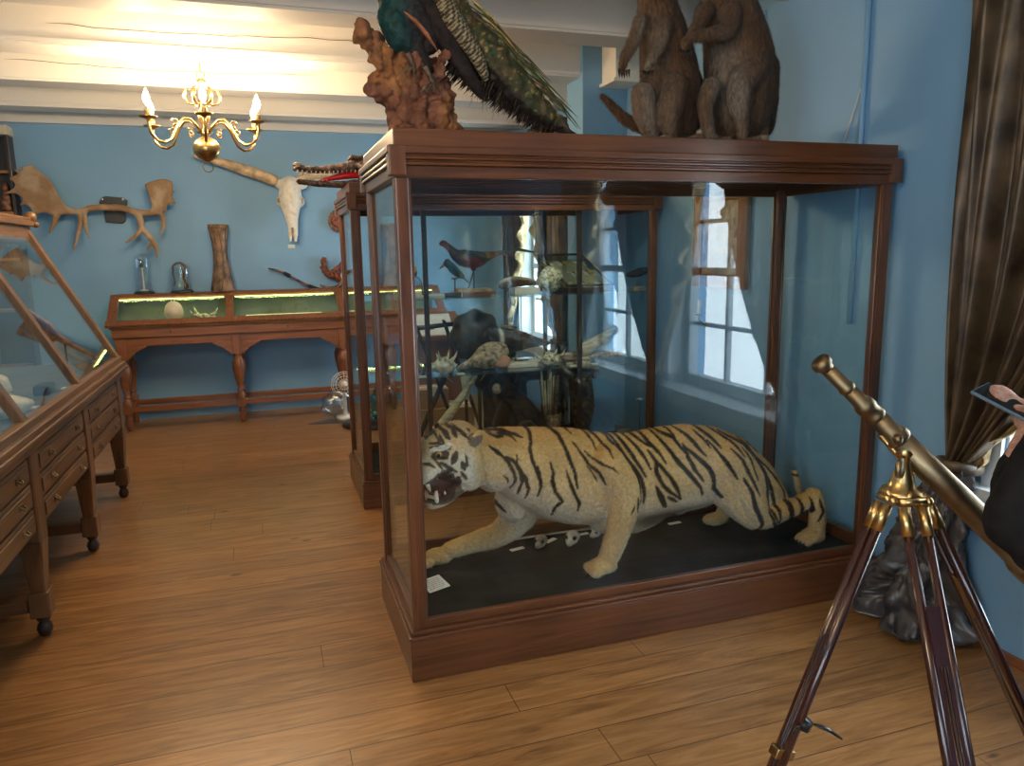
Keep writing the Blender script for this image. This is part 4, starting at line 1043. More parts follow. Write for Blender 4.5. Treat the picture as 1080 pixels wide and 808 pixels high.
    add(px3, [([(210,330),(225,400),(215,450),(240,530),(290,600),(250,650),(240,715)],20),([(180,85),(250,100),(310,150),(330,220),(350,310),(375,400),(388,500)],20),
        ([(315,380),(335,450),(370,540),(410,610),(405,670)],18),([(400,200),(440,270),(480,340),(530,380),(570,460)],15),
        ([(465,250),(500,290),(560,325),(610,340),(640,370)],13),([(330,80),(380,110),(410,150)],12),([(460,80),(510,120),(540,180),(550,240)],14),
        ([(540,110),(590,170),(620,230),(622,275)],16),([(650,125),(670,180),(710,240),(750,310),(790,400),(805,500),(830,600)],20),
        ([(655,125),(700,170),(725,230),(730,290)],14),([(740,290),(800,370),(830,430),(850,520),(850,600)],22),
        ([(700,110),(740,160),(780,240),(820,330),(860,410)],20),([(790,150),(840,220),(880,300),(900,360)],18),
        ([(840,90),(900,110),(930,190),(980,260),(1010,320)],20),([(835,95),(850,150),(900,200),(940,220)],14),
        ([(910,240),(945,310),(935,380),(960,440),(1010,500)],22),([(945,310),(1000,370)],20),([(930,480),(960,560),(1000,630)],20),
        ([(770,540),(780,620),(800,690)],22),([(745,590),(715,650)],9),([(465,345),(500,400),(525,450)],9),([(90,75),(140,85),(180,105)],9),
        ([(870,60),(940,75),(980,70)],12)], 6.733, 2.72)
    add(px4, [([(75,180),(100,230),(95,280),(120,340),(160,375),(215,415)],15),([(110,240),(160,300),(200,370),(220,415)],15),
        ([(90,350),(120,400),(150,460)],16),([(155,405),(200,430)],15),([(130,95),(170,160),(210,230),(260,290),(310,350),(325,390)],17),
        ([(140,60),(160,90),(210,110),(235,160),(245,180)],13),([(170,50),(210,75),(220,110)],11),
        ([(245,140),(255,200),(280,260),(320,315)],15),([(250,150),(300,200),(350,250),(370,300),(375,350),(420,400)],19),
        ([(240,65),(280,100),(310,150),(340,190)],15),([(320,75),(350,110),(370,150)],11),([(345,60),(390,100),(425,150)],15),
        ([(370,120),(410,180),(440,230),(475,295)],13),([(415,65),(470,110),(510,180)],11),([(460,150),(500,200),(530,270),(580,375)],14),
        ([(510,140),(550,200),(580,300)],11),([(500,290),(540,360),(560,440),(600,520),(600,580)],18),([(450,75),(520,120),(560,170),(575,205)],11),
        ([(520,100),(590,180),(630,260),(660,350),(690,450),(690,520)],17),([(560,110),(610,150),(650,190)],9),
        ([(630,260),(640,330),(650,440),(680,520)],14),([(640,460),(660,520),(720,580),(800,580)],16),([(600,190),(660,250),(710,320),(745,370)],10),
        ([(745,370),(745,450),(755,540)],22),([(790,390),(800,460),(795,540)],17),([(840,390),(850,450),(830,520)],17),([(875,390),(890,450),(870,500)],13),
        ([(945,450),(935,500)],9),([(50,50),(100,45),(140,55)],12),([(210,40),(270,45),(320,50)],11)], 4.909, 2.72)
    S2 = S; S = []
    add(px2, [([(150,205),(200,198),(250,205),(290,212)],11),([(190,250),(230,270),(260,272)],9),([(160,270),(200,310),(230,350)],8),([(215,300),(260,330),(330,370)],17),
        ([(330,240),(315,275),(300,310)],30),([(370,310),(385,350)],24),([(360,370),(400,420)],18),([(345,410),(345,480)],26),([(288,408),(292,412)],26),([(268,375),(272,377)],12),
        ([(265,112),(280,130),(295,150)],24),([(335,110),(350,140)],22),([(230,130),(240,165),(250,190)],12),([(105,150),(120,120),(160,105),(215,112)],11),
        ([(130,160),(160,130),(190,122)],9),([(300,85),(370,100),(440,160)],12),([(350,80),(420,130)],10),([(400,250),(405,330)],9),([(150,180),(200,175),(240,185),(300,200)],8),
        ([(200,110),(210,145),(215,180)],8),([(440,100),(500,130),(540,150)],10),([(90,310),(140,315),(170,330)],9)], 6.733, 2.60)
    SH = S
    headx = hc.x + .10
    def dist(co, S):
        x, z = co[:,0], co[:,2]; best = np.full(len(x), 9.)
        nz = np.array([noise.noise(Vector((p[0]*30, 0, p[2]*30))) for p in co])*.0022
        for pts, w in S:
            m = (x > min(p[0] for p in pts)-.03) & (x < max(p[0] for p in pts)+.03)
            if not m.any(): continue
            xx, zz = x[m], z[m]; d = np.full(len(xx), 9.); cum = 0
            tot = sum(math.dist(pts[i], pts[i+1]) for i in range(len(pts)-1)) + 1e-9
            for i in range(len(pts)-1):
                (ax, az), (bx, bz) = pts[i], pts[i+1]; L2 = (bx-ax)**2+(bz-az)**2+1e-12
                t = np.clip(((xx-ax)*(bx-ax)+(zz-az)*(bz-az))/L2, 0, 1)
                s = (cum + t*math.sqrt(L2))/tot
                ww = w*(.45+.75*np.sin(np.pi*np.clip(s*.86+.07, 0, 1)))
                d = np.minimum(d, np.hypot(xx-ax-t*(bx-ax), zz-az-t*(bz-az)) - ww); cum += math.sqrt(L2)
            best[m] = np.minimum(best[m], d)
        return best + nz
    Rinv = np.array(R.transposed())
    def colf(co, no):
        x, y, z = co[:,0], co[:,1], co[:,2]
        tan = np.array((.64,.38,.13)); pale = np.array((.58,.40,.20)); white = np.array((.60,.55,.46)); dark = np.array((.012,.009,.008))
        n1 = lam_noise(co, 9)
        up = sstep(no[:,2], -.2, .9)
        c = pale[None]*(1-up[:,None]) + tan[None]*up[:,None]
        # belly and inner legs whiter
        c = mixc(c, white, np.clip(sstep(-no[:,2], .0, .7)*.8 + .0, 0, 1))
        ch = np.exp(-(((x-.93)/.10)**2 + ((z-.50)/.10)**2)); c = mixc(c, white*.95, ch*.7)
        c = mixc(c, pale*.8, sstep(-z, -.40, -.24)*.5)
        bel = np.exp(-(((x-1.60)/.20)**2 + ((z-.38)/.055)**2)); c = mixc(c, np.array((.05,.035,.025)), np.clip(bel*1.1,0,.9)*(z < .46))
        c = c*(1+.18*n1[:,None]); dors = sstep(no[:,2], .35, .9)*(z > .62); c = mixc(c, np.array((.60,.33,.10)), dors*.55)
        # head
        hl = ((co-np.array(hc))@Rinv.T)/HS
        onhead = (x < hc.x+.14) & (z > .5)
        hx, hy, hz = hl[:,0], hl[:,1], hl[:,2]
        head = sstep(-x, -(hc.x+.11), -(hc.x+.05))*(z > .5)
        whead = head*np.clip(sstep(-hz, -.06, .02)*.8 + .35, 0, 1)
        c = mixc(c, np.array((.60,.57,.48)), whead*.85)
        bridge = head*np.exp(-((hy/.035)**2))*sstep(hx, .03, .08)*sstep(hz, -.015, .01); c = mixc(c, np.array((.50,.36,.18)), bridge*.8)
        mouth = ((hx+.0-.075)/.065)**2 + (hy/.034)**2 + ((hz+.070)/.050)**2
        nose = ((hx-.178)/.018)**2 + (hy/.022)**2 + ((hz-.002)/.018)**2
        st = dist(co, S2); body = (head < .5)
        k = (1-sstep(st, -.0015, .0025))*body
        legs = ((z < .36) & ((x < 1.0) | ((x > 1.15) & (x < 1.52) & (y < 2.79)))); k = k*(~legs)
        k = np.where((np.abs(y-2.72) < .001), k, k)
        c = mixc(c, dark, k*.95)
        sh = dist(co, SH); kh = (1-sstep(sh, -.0003, .0027))*(head >= .5); c = mixc(c, dark, kh*.92)
        for s in (1,-1):
            rim = ((hx-.088)/.034)**2 + ((hy-.052*s)/.03)**2 + ((hz-.044)/.0165)**2; c = mixc(c, dark, ((rim < 1) & (head > .5))*.9)
            wh = ((hx-.080)/.045)**2 + ((hy-.055*s)/.04)**2 + ((hz-.066)/.009)**2; c = mixc(c, np.array((.72,.70,.62)), ((wh < 1) & (head > .5))*.7)
        edge = ((hz < -.010) & (hz > -.150) & (hx > .02) & (np.abs(hy) < .075)) & (((hx-.085)/.094)**2 + ((hz+.072)/.068)**2 < 1); c = mixc(c, dark, (edge & (head > .5))*.85)
        lips = ((hz < -.018) & (hz > -.135) & (hx > .03) & (np.abs(hy) < .062)) & (((hx-.085)/.082)**2 + ((hz+.072)/.058)**2 < 1)
        c = mixc(c, np.array((.045,.02,.018)), (lips & (head > .5))*.95)
        c = mixc(c, np.array((.12,.05,.04)), (nose < 1)*.9)
        for s in (1,-1):
            ear = ((hx+.052)/.032)**2 + ((hy-.088*s)/.03)**2 + ((hz-.052)/.026)**2
            c = mixc(c, np.array((.09,.06,.06)), ((ear < 1) & (no[:,2] < .9))*.75)
        tl = (x > 2.30) & (z > DK1+.26) & (np.abs(y-2.84) < .03) & (z > .42); c = mixc(c, dark, tl*(np.sin(z*190) > .1)*.85)
        return c
    body = fuse(mb, 'body', .0052, colf, 'tiger_fur', smooth=5, parent=root, rough=.0022, rscale=45,
                hair=(90000, .013, .0010, (.75,0,-.55), lambda b: ~((((b-np.array(hc))@Rinv.T)/HS)[:,0] > .02) | (b[:,0] > hc.x+.12)))
    # mouth lining, tongue, teeth, eyes
    m = MB(); m.ell(H(.045,0,-.070), (.090,.048,.056), 'mouth_dark', rot=R); m.build('mouth_lining', body)
    m = MB(); m.chain([(H(.02,0,-.108),.026),(H(.06,0,-.106),.024),(H(.092,0,-.114),.018)], 'tongue'); m.build('tongue', body)
    for s in (1, -1):
        for (x, y, z, dz, r) in ((.140,.026,-.030,-.050,.0105),(.106,.023,-.122,.042,.0095)):
            MB().tube([H(x,y*s,z+(-.01 if dz > 0 else .012)), H(x+.002,y*s,z+dz*.4), H(x-.004,y*s,z+dz*.8), H(x-.008,y*s,z+dz)], [r, r*.85, r*.5, r*.08], 'bone', 10).build('fang', body)
        m = MB()
        for i in range(4): m.tube([H(.10-.022*i,.034*s,-.03), H(.10-.022*i,.034*s,-.045-.004*(i%2))], [.006,.002], 'bone', 6).tube([H(.075-.02*i,.034*s,-.112), H(.075-.02*i,.034*s,-.100)], [.006,.002], 'bone', 6)
        m.build('cheek_teeth', body)
        e = MB().ell(H(.0900,.050*s,.044), .0150, 'eye_amber'); e.build('eye', body)
        MB().ell(H(.1005,.056*s,.045), .0072, 'eye_dark').build('pupil', body)
    i6 = MB()
    for k in range(6): i6.tube([H(.150,-.015+.006*k,-.032), H(.150,-.015+.006*k,-.044)], [.0035,.0015], 'bone', 6).tube([H(.112,-.015+.006*k,-.118), H(.113,-.015+.006*k,-.106)], [.0032,.0015], 'bone', 6)
    i6.build('incisors', body)
    for cx, cy, dx in ((pw.x-.042, 2.645, -1), (fp.x-.06, 2.99, -1), (hp.x-.052, 2.61, -1)):
        m = MB()
        for k in range(4): m.tube([(cx-.024, cy+.024*k, zd+.020), (cx-.034, cy+.024*k, zd+.014), (cx-.038, cy+.024*k, zd+.004)], [.004,.003,.0006], 'claw', 6)
        m.build('claws', body)
tiger()
# little things lying in the tiger case
t = thing('info_card', (.575, 2.82, DK1), 'white printed card lying at the front left corner of the tiger case floor', 'card')
R3 = Euler((math.radians(14), 0, math.radians(22))).to_matrix(); cc = V(.575, 2.80, DK1+.018)
def crd(a, b, c): return cc + R3@Vector((a, b, c))
MB().add([crd(*p) for p in ((-.05,-.042,-.001),(.05,-.042,-.001),(.05,.042,-.001),(-.05,.042,-.001),(-.05,-.042,.001),(.05,-.042,.001),(.05,.042,.001),(-.05,.042,.001))], [(3,2,1,0),(4,5,6,7),(0,1,5,4),(1,2,6,5),(2,3,7,6),(3,0,4,7)], 'paper').build('card_sheet', t)
tl = MB(); rd = random.Random(2)
for i in range(6):
    v = .028-.011*i; x = -.040
    while x < .03:
        w = rd.uniform(.006,.016); tl.add([crd(x,v,.0012),crd(min(x+w,.04),v,.0012),crd(min(x+w,.04),v+.003,.0012),crd(x,v+.003,.0012)], [(0,1,2,3)], 'ink'); x += w+.004
tl.build('printed_lines', t)
def tiny_skull(c, s, yaw, label, mat='bone'):
    t = thing('small_skull', c, label, 'skull'); R = Euler((0,0,yaw)).to_matrix(); c = V(*c)+V(0,0,s*.55)
    H = lambda x,y,z: c + R@Vector((x*s,y*s,z*s))
    m = MB(); m.ell(H(0,0,.05), (s*.62,s*.5,s*.5), 'm'); m.cap(H(.4,0,-.1), H(.9,0,-.22), s*.28, s*.2); m.cap(H(.1,.45,-.1), H(.6,.3,-.2), s*.1, s*.1); m.cap(H(.1,-.45,-.1), H(.6,-.3,-.2), s*.1, s*.1); m.cap(H(0,.3,-.4), H(.8,.06,-.45), s*.09, s*.08); m.cap(H(0,-.3,-.4), H(.8,-.06,-.45), s*.09, s*.08)
    base = (.62,.55,.42) if mat == 'bone' else (.33,.27,.19)
    fuse(m, 'cranium', s*.07, lambda co, no: np.array([base]*len(co))*(1+.2*lam_noise(co, 60)[:,None]), 'plume', smooth=2, parent=t)
    e = MB()
    for q in (1,-1): e.ell(H(.42,.32*q,.10), s*.17, 'mouth_dark')
    e.build('eye_sockets', t)
tiny_skull((1.135, 3.05, DK1), .052, 3.9, 'brown round skull lying under the chest of the tiger', 'd')
tiny_skull((1.285, 3.03, DK1), .058, 3.9, 'pale round skull in the middle of the row under the tiger')
tiny_skull((1.425, 3.07, DK1), .044, 3.6, 'smallest pale skull half hidden behind the front leg of the tiger')
for i, (x, y, a) in enumerate(((1.02,3.06,.2),(1.20,3.10,.5),(1.37,3.12,.1),(1.86,3.09,.1))):
    s = MB().box((x-.035,y-.012,DK1), (x+.035,y+.012,DK1+.002), 'paper', rot=(0,0,a)); tag(s.build('paper_tag'), 'white paper tag lying on the dark floor of the tiger case', 'tag', 'paper tags on the tiger case floor')
o = MB().tube([(1.0,3.16,DK1+.006),(1.2,3.165,DK1+.007),(1.44,3.16,DK1+.006)], .0055, 'ivory', 8).build('thin_stick'); tag(o, 'thin pale stick lying behind the small skulls in the tiger case', 'stick')
# ================================================================== things on top of the tiger case
def wallaby(label, dx, dy, pose):
    """sitting upright; body traced on the plane y"""
    y = pose['y']; z0 = TOP1
    c0 = P(pose['base'], 147, 1, y)
    root = thing('wallaby', (c0.x, y, z0), label, 'wallaby')
    Q = lambda px, py, yy=y: P(px, py, 1, yy)
    m = MB()
    for ch in pose['chains']:
        m.chain([(Q(a, b, y+o), r) for a, b, o, r in ch])
    for (a, b, o, r) in pose['ells']: m.ell(Q(a, b, y+o), r, 'm')
    for f in pose['feet']:
        (x0, yy0, x1, yy1, r) = f; m.cap((x0, yy0, z0+r), (x1, yy1, z0+r*.7), r, r*.7)
    dk, md, pl, gr = pose['cols']
    bx = pose['belly']
    def colf(co, no):
        n1 = lam_noise(co, 14); n2 = lam_noise(co, 60, 5)
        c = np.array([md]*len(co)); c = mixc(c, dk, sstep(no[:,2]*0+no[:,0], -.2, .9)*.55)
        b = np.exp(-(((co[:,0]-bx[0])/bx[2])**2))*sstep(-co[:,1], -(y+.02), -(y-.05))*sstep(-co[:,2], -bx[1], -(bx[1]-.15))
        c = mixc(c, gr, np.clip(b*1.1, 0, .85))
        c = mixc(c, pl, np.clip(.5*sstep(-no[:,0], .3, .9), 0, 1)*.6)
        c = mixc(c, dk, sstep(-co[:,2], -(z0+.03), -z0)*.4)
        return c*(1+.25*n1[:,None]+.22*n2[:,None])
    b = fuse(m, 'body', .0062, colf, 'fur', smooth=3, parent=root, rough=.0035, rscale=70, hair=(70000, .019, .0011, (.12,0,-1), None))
    # forepaw claws
    for a0, b0, o in pose['paws']:
        k = MB()
        for i in range(5):
            p = Q(a0+2.6*i-4, b0-abs(i-2)*.7, y+o); k.tube([p, p+V(-.003,-.006,-.016), p+V(.001,-.004,-.030)], [.0052,.0040,.0008], 'claw', 6)
        k.build('claws', b)
    return root, b
brown = ((.050,.026,.014), (.125,.060,.028), (.21,.115,.055), (.24,.18,.13))
r1, b1 = wallaby('dark brown stuffed wallaby sitting upright, left of the pair on the tiger case', 0, 0, dict(y=2.90, base=700, cols=brown, belly=(1.53, 2.55, .075),
  chains=[[(708,128,.03,.115),(708,100,.03,.130),(705,70,.03,.120),(700,40,.02,.102),(694,12,.01,.085),(690,-12,0,.062),(686,-34,0,.050)],     # trunk to neck
          [(727,118,.05,.085),(722,90,.05,.080)],
          [(678,100,-.06,.050),(680,120,-.07,.047),(686,140,-.07,.032)],      # left thigh/shank
          [(712,92,-.10,.055),(708,112,-.11,.055),(706,130,-.11,.040),(708,143,-.11,.028)],
          [(676,22,-.05,.030),(668,44,-.07,.025),(660,58,-.09,.020),(657,68,-.10,.015)],   # arm far
          [(702,26,-.06,.034),(697,46,-.09,.029),(690,58,-.11,.022),(683,68,-.12,.016)],   # arm near
          [(718,125,.09,.050),(694,136,.10,.034),(664,128,.12,.024),(646,112,.13,.018),(635,101,.13,.010)]],     # tail curling left
  ells=[(686,-46,-.02,(.075,.045,.045)),(694,-72,0,(.018,.012,.045)),(702,-70,.03,(.018,.012,.045)),(656,72,-.10,(.016,.014,.02)),(682,72,-.12,(.018,.015,.022))],
  feet=[(1.555,2.83,1.50,2.62,.022),(1.68,2.80,1.63,2.58,.024)], paws=[(657,75,-.105),(682,76,-.135)]))
# eyes on the head
H1 = P(686,-46,1,2.88)
for s in (1,-1): MB().ell(H1+V(-.03,.036*s,.014), .008, 'eye_dark').build('eye', b1)
r2, b2 = wallaby('paler grey-brown stuffed wallaby, right of the pair, arm across its chest', 0, 0, dict(y=2.86, base=780, cols=((.075,.044,.026), (.155,.085,.045), (.24,.145,.08), (.30,.25,.20)), belly=(1.845, 2.44, .06),
  chains=[[(780,118,.02,.130),(780,92,.02,.148),(779,62,.01,.148),(774,33,0,.132),(768,8,0,.112),(756,-16,-.01,.070),(748,-38,-.02,.050)],
          [(802,110,.04,.075),(800,75,.03,.09)],
          [(750,92,-.07,.040),(744,110,-.08,.034),(746,130,-.08,.028),(748,143,-.08,.024)],    # far leg (left)
          [(795,72,-.09,.065),(782,88,-.12,.060),(779,108,-.13,.046),(783,128,-.12,.030),(783,142,-.12,.024)],
          [(805,100,-.03,.06),(802,125,-.02,.038),(804,142,-.02,.026)],
          [(770,14,-.09,.050),(768,30,-.13,.040),(748,36,-.15,.024),(732,38,-.15,.020),(724,42,-.15,.016)],
          [(744,12,-.04,.040),(736,28,-.08,.028),(727,40,-.10,.018)],
          [(806,118,.08,.055),(808,132,.14,.036),(806,138,.22,.026),(795,140,.28,.014)]],
  ells=[(742,-48,-.03,(.085,.05,.05)),(752,-76,0,(.02,.014,.05)),(760,-74,.03,(.02,.014,.05)),(722,46,-.15,(.018,.014,.024)),(726,50,-.11,(.016,.014,.022))],
  feet=[(1.80,2.79,1.77,2.60,.022),(1.955,2.76,1.90,2.55,.024)], paws=[(722,54,-.15)]))
H2 = P(742,-48,1,2.83)
for s in (1,-1): MB().ell(H2+V(-.035,.040*s,.014), .009, 'eye_dark').build('eye', b2)
t = thing('lamp_head', (1.945, 3.06, TOP1), 'small white spotlight head behind the legs of the right wallaby', 'lamp')
MB().cyl((1.93,3.10,TOP1+.085), (1.99,3.02,TOP1+.075), .045, 'white_paint', r1=.052, n=20).build('lamp_shade', t)
MB().lathe([(.035,0),(.035,.01),(.010,.014),(.010,.05)], (1.985,3.10,TOP1), 'black_metal', 16).build('lamp_base', t)

# driftwood stump
def stump():
    Q = lambda px, py, o=0: P(px, py, 1, 2.86+o)
    m = MB()
    m.chain([(Q(442,140),.105),(Q(445,122),.098),(Q(440,104),.085),(Q(428,88),.062),(Q(412,72),.052),(Q(398,52),.040),(Q(386,36),.032),(Q(379,29),.022)])
    m.chain([(Q(408,66,.02),.04),(Q(402,86,.02),.036),(Q(410,106,.02),.03),(Q(424,120,0),.05)])
    m.chain([(Q(446,124),.085),(Q(448,98,-.02),.055),(Q(440,76,-.02),.050),(Q(430,58,-.02),.040),(Q(424,44,-.02),.026)])
    m.chain([(Q(455,118,.02),.07),(Q(460,96,.03),.05),(Q(458,80,.03),.042),(Q(450,66,.02),.03)])
    m.chain([(Q(466,136,.0),.06),(Q(464,112,.0),.045),(Q(462,88,.0),.028)])
    m.chain([(Q(455,88,-.04),.022),(Q(461,76,-.05),.016),(Q(469,64,-.06),.013),(Q(472,60,-.06),.010)])
    m.chain([(Q(424,140,-.05),.05),(Q(455,141,-.06),.05)])
    def colf(co, no):
        n1 = lam_noise(co*np.array([1,1,.4]), 16); n2 = lam_noise(co, 70, 3); n3 = lam_noise(co, 5, 8)
        c = mixc(np.array([(.20,.080,.045)]*len(co)), np.array((.40,.17,.06)), sstep(n3, .1, .45)*.8)
        dd = np.array([abs(noise.noise(Vector((p[0],p[1],p[2]*.45))*16)) for p in co]); c = mixc(c, np.array((.06,.028,.016)), (1-sstep(dd, .02, .16))*.75); c = mixc(c, np.array((.36,.17,.11)), sstep(n2, .1, .5)*.3)
        return c
    o = fuse(m, 'driftwood_stump', .0062, colf, 'driftwood', smooth=1, rough=.014, rscale=20, ridge=.052)
    tag(o, 'gnarled reddish driftwood stump standing on the left corner of the tiger case', 'driftwood')
stump()
# peacock perched on it, tail sweeping down to the right
def peacock():
    Q = lambda px, py, o=0: P(px, py, 1, 2.84+o)
    root = thing('peacock', Q(440,60), 'stuffed peacock on the driftwood with its long tail sweeping down to the right', 'peacock')
    m = MB()
    m.chain([(Q(450,42),.055),(Q(436,22),.085),(Q(424,0),.092),(Q(412,-22),.072),(Q(402,-50),.045),(Q(396,-80),.030),(Q(388,-104),.024)])
    m.chain([(Q(436,50,-.02),.038),(Q(446,66,-.02),.028),(Q(450,76,-.02),.018)])
    m.chain([(Q(424,40,-.02),.055),(Q(415,20,-.02),.06)])
    m.ell(Q(384,-108), (.04,.024,.024), 'm')
    def colf(co, no):
        n1 = lam_noise(co, 50); w = sstep(-co[:,0], -.60, -.50)
        c = mixc(np.array([(.018,.012,.012)]*len(co)), np.array((.002,.040,.038)), w); return c*(1+.5*n1[:,None])
    b = fuse(m, 'body', .007, colf, 'plume', smooth=3, parent=root, rough=.004, rscale=50)
    MB().tube([Q(377,-106), Q(369,-102)], [.008,.001], 'claw', 8).build('beak', b)
    c = MB()
    for i in range(6): c.tube([Q(388,-114), Q(380+5*i,-136)], [.001,.0014], 'feather_teal', 4).ell(Q(380+5*i,-137), .007, 'feather_teal')
    c.build('crest', b)
    # wing: dark back panel, rusty primaries, barred scapulars
    w = MB(); w.chain([(Q(448,-4,-.03),.05),(Q(462,24,-.03),.05),(Q(478,52,-.03),.042),(Q(498,86,-.03),.026),(Q(512,104,-.03),.012)], 'feather_dark'); w.build('wing', root)
    w = MB()
    w.tube([Q(426,12,-.075),Q(438,22,-.085),Q(450,36,-.08),Q(463,56,-.07)], [.004,.018,.016,.002], 'feather_rust', 8, flat=.5)
    w.build('rust_primaries', root)
    m = MB(); m.chain([(Q(462,-8,-.06),.035),(Q(476,18,-.07),.038),(Q(490,40,-.065),.034),(Q(504,62,-.055),.026),(Q(512,82,-.045),.014)])
    def colb(co, no):
        t = (co[:,0]*.6 - co[:,2]*.8)*520 + 2.2*lam_noise(co, 60)
        s = sstep(np.sin(t)+.9*np.sin(co[:,0]*330+co[:,1]*300), -.2, .5); return mixc(np.array([(.03,.022,.012)]*len(co)), np.array((.34,.27,.15)), s)
    fuse(m, 'barred_scapulars', .0045, colb, 'plume', smooth=2, parent=root, rough=.002)
    # train
    ax0, ax1 = Q(468,14), Q(604,141,-.06)
    m = MB(); m.chain([(Q(476,10,.01),.062),(Q(500,40,.01),.070),(Q(524,70,0),.070),(Q(548,98,-.01),.062),(Q(572,120,-.03),.047),(Q(592,134,-.04),.026),(Q(606,143,-.05),.010)])
    def colt(co, no):
        n1 = lam_noise(co*np.array([1,1,1]), 26); n2 = lam_noise(co, 60, 9)
        c = mixc(np.array([(.050,.048,.018)]*len(co)), np.array((.11,.07,.035)), sstep(n1, .0, .4)); c = mixc(c, np.array((.02,.06,.03)), sstep(n2, .15, .4)*.8)
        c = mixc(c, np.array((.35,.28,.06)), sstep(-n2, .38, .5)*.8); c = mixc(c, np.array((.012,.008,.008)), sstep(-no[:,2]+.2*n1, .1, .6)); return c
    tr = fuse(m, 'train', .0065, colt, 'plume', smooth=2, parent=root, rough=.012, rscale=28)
    rd = random.Random(11); f = MB()
    dirv = (ax1-ax0).normalized()
    for i in range(110):     # long plumes lying along the train
        s = rd.uniform(0, .86); a = Q(476+130*s*.9, 10+130*s*.95, .0); ang = rd.uniform(-2.2, 1.2)
        r = .062*(1-.55*s)
        up = V(.69,0,.72); sd = V(0,-1,0)
        st = a + (up*math.cos(ang) + sd*math.sin(ang+1.2))*r
        L = rd.uniform(.12,.30)*(1-.45*s)
        e = st + dirv*L + V(0,rd.uniform(-.02,.02),rd.uniform(-.02,.015)); mm = (st+e)/2 + up*.008
        for q in (e, mm): q.z = max(q.z, TOP1+.006)
        st.z = max(st.z, TOP1+.006)
        f.tube([st, mm, e], [.0026,.0032,.0006], rd.choice(['feather_green','feather_green','twig','feather_gold','moss']), 5)
    f.build('train_plumes', tr)
    fl = MB()
    for i in range(520):    # black fluff below
        s = rd.random()**.9; a = Q(482+104*s, 60+76*s, .0); d = V(-.6-rd.uniform(0,.5), rd.uniform(-.9,.9), -.8).normalized()
        e = a + d*rd.uniform(.05,.10)*(1.15-s*.5); e.z = max(e.z, TOP1+.004)
        fl.tube([a, (a+e)/2+V(0,0,.004), e], [.0058,.0046,.0006], 'feather_dark', 4)
    fl.build('black_down', tr)
    h = MB()
    for i in range(46):     # thin hanging barbs
        s = rd.uniform(.12,.95); a = Q(490+100*s, 66+66*s, -.03+rd.uniform(-.03,.03)); l = rd.uniform(.04,.13)
        pts = [a, a+V(-.02,0,-l*.5), a+V(-.03+rd.uniform(-.02,.02),rd.uniform(-.02,.02),-l)]
        for p in pts: p.z = max(p.z, TOP1+.003)
        h.tube(pts, [.0013,.001,.0004], 'twig', 3)
    h.build('hanging_barbs', tr)
    # curled bare quill at the end
    MB().tube([Q(586,132,-.06),Q(583,118,-.06),Q(576,111,-.06),Q(573,105,-.06),Q(573,99,-.06)], [.005,.006,.006,.005,.002], 'twig', 7).build('curled_quill', tr)
    MB().tube([Q(573,112,-.06),Q(584,118,-.06),Q(594,130,-.06),Q(602,140,-.06)], [.003,.006,.007,.004], 'twig', 7).build('curled_quill', tr)
    # legs
    for a, b, o in (((448,70),(457,88),-.07),((430,56),(436,70),-.06)):
        l = MB().tube([Q(*a,o), Q(*b,o)], [.009,.008], 'twig', 8)
        for k in (-1,0,1): l.tube([Q(*b,o), Q(b[0]+5*k-4,b[1]+4,o-.01), Q(b[0]+7*k-6,b[1]+9,o-.012)], [.007,.005,.002], 'twig', 6)
        l.build('leg', root)
peacock()
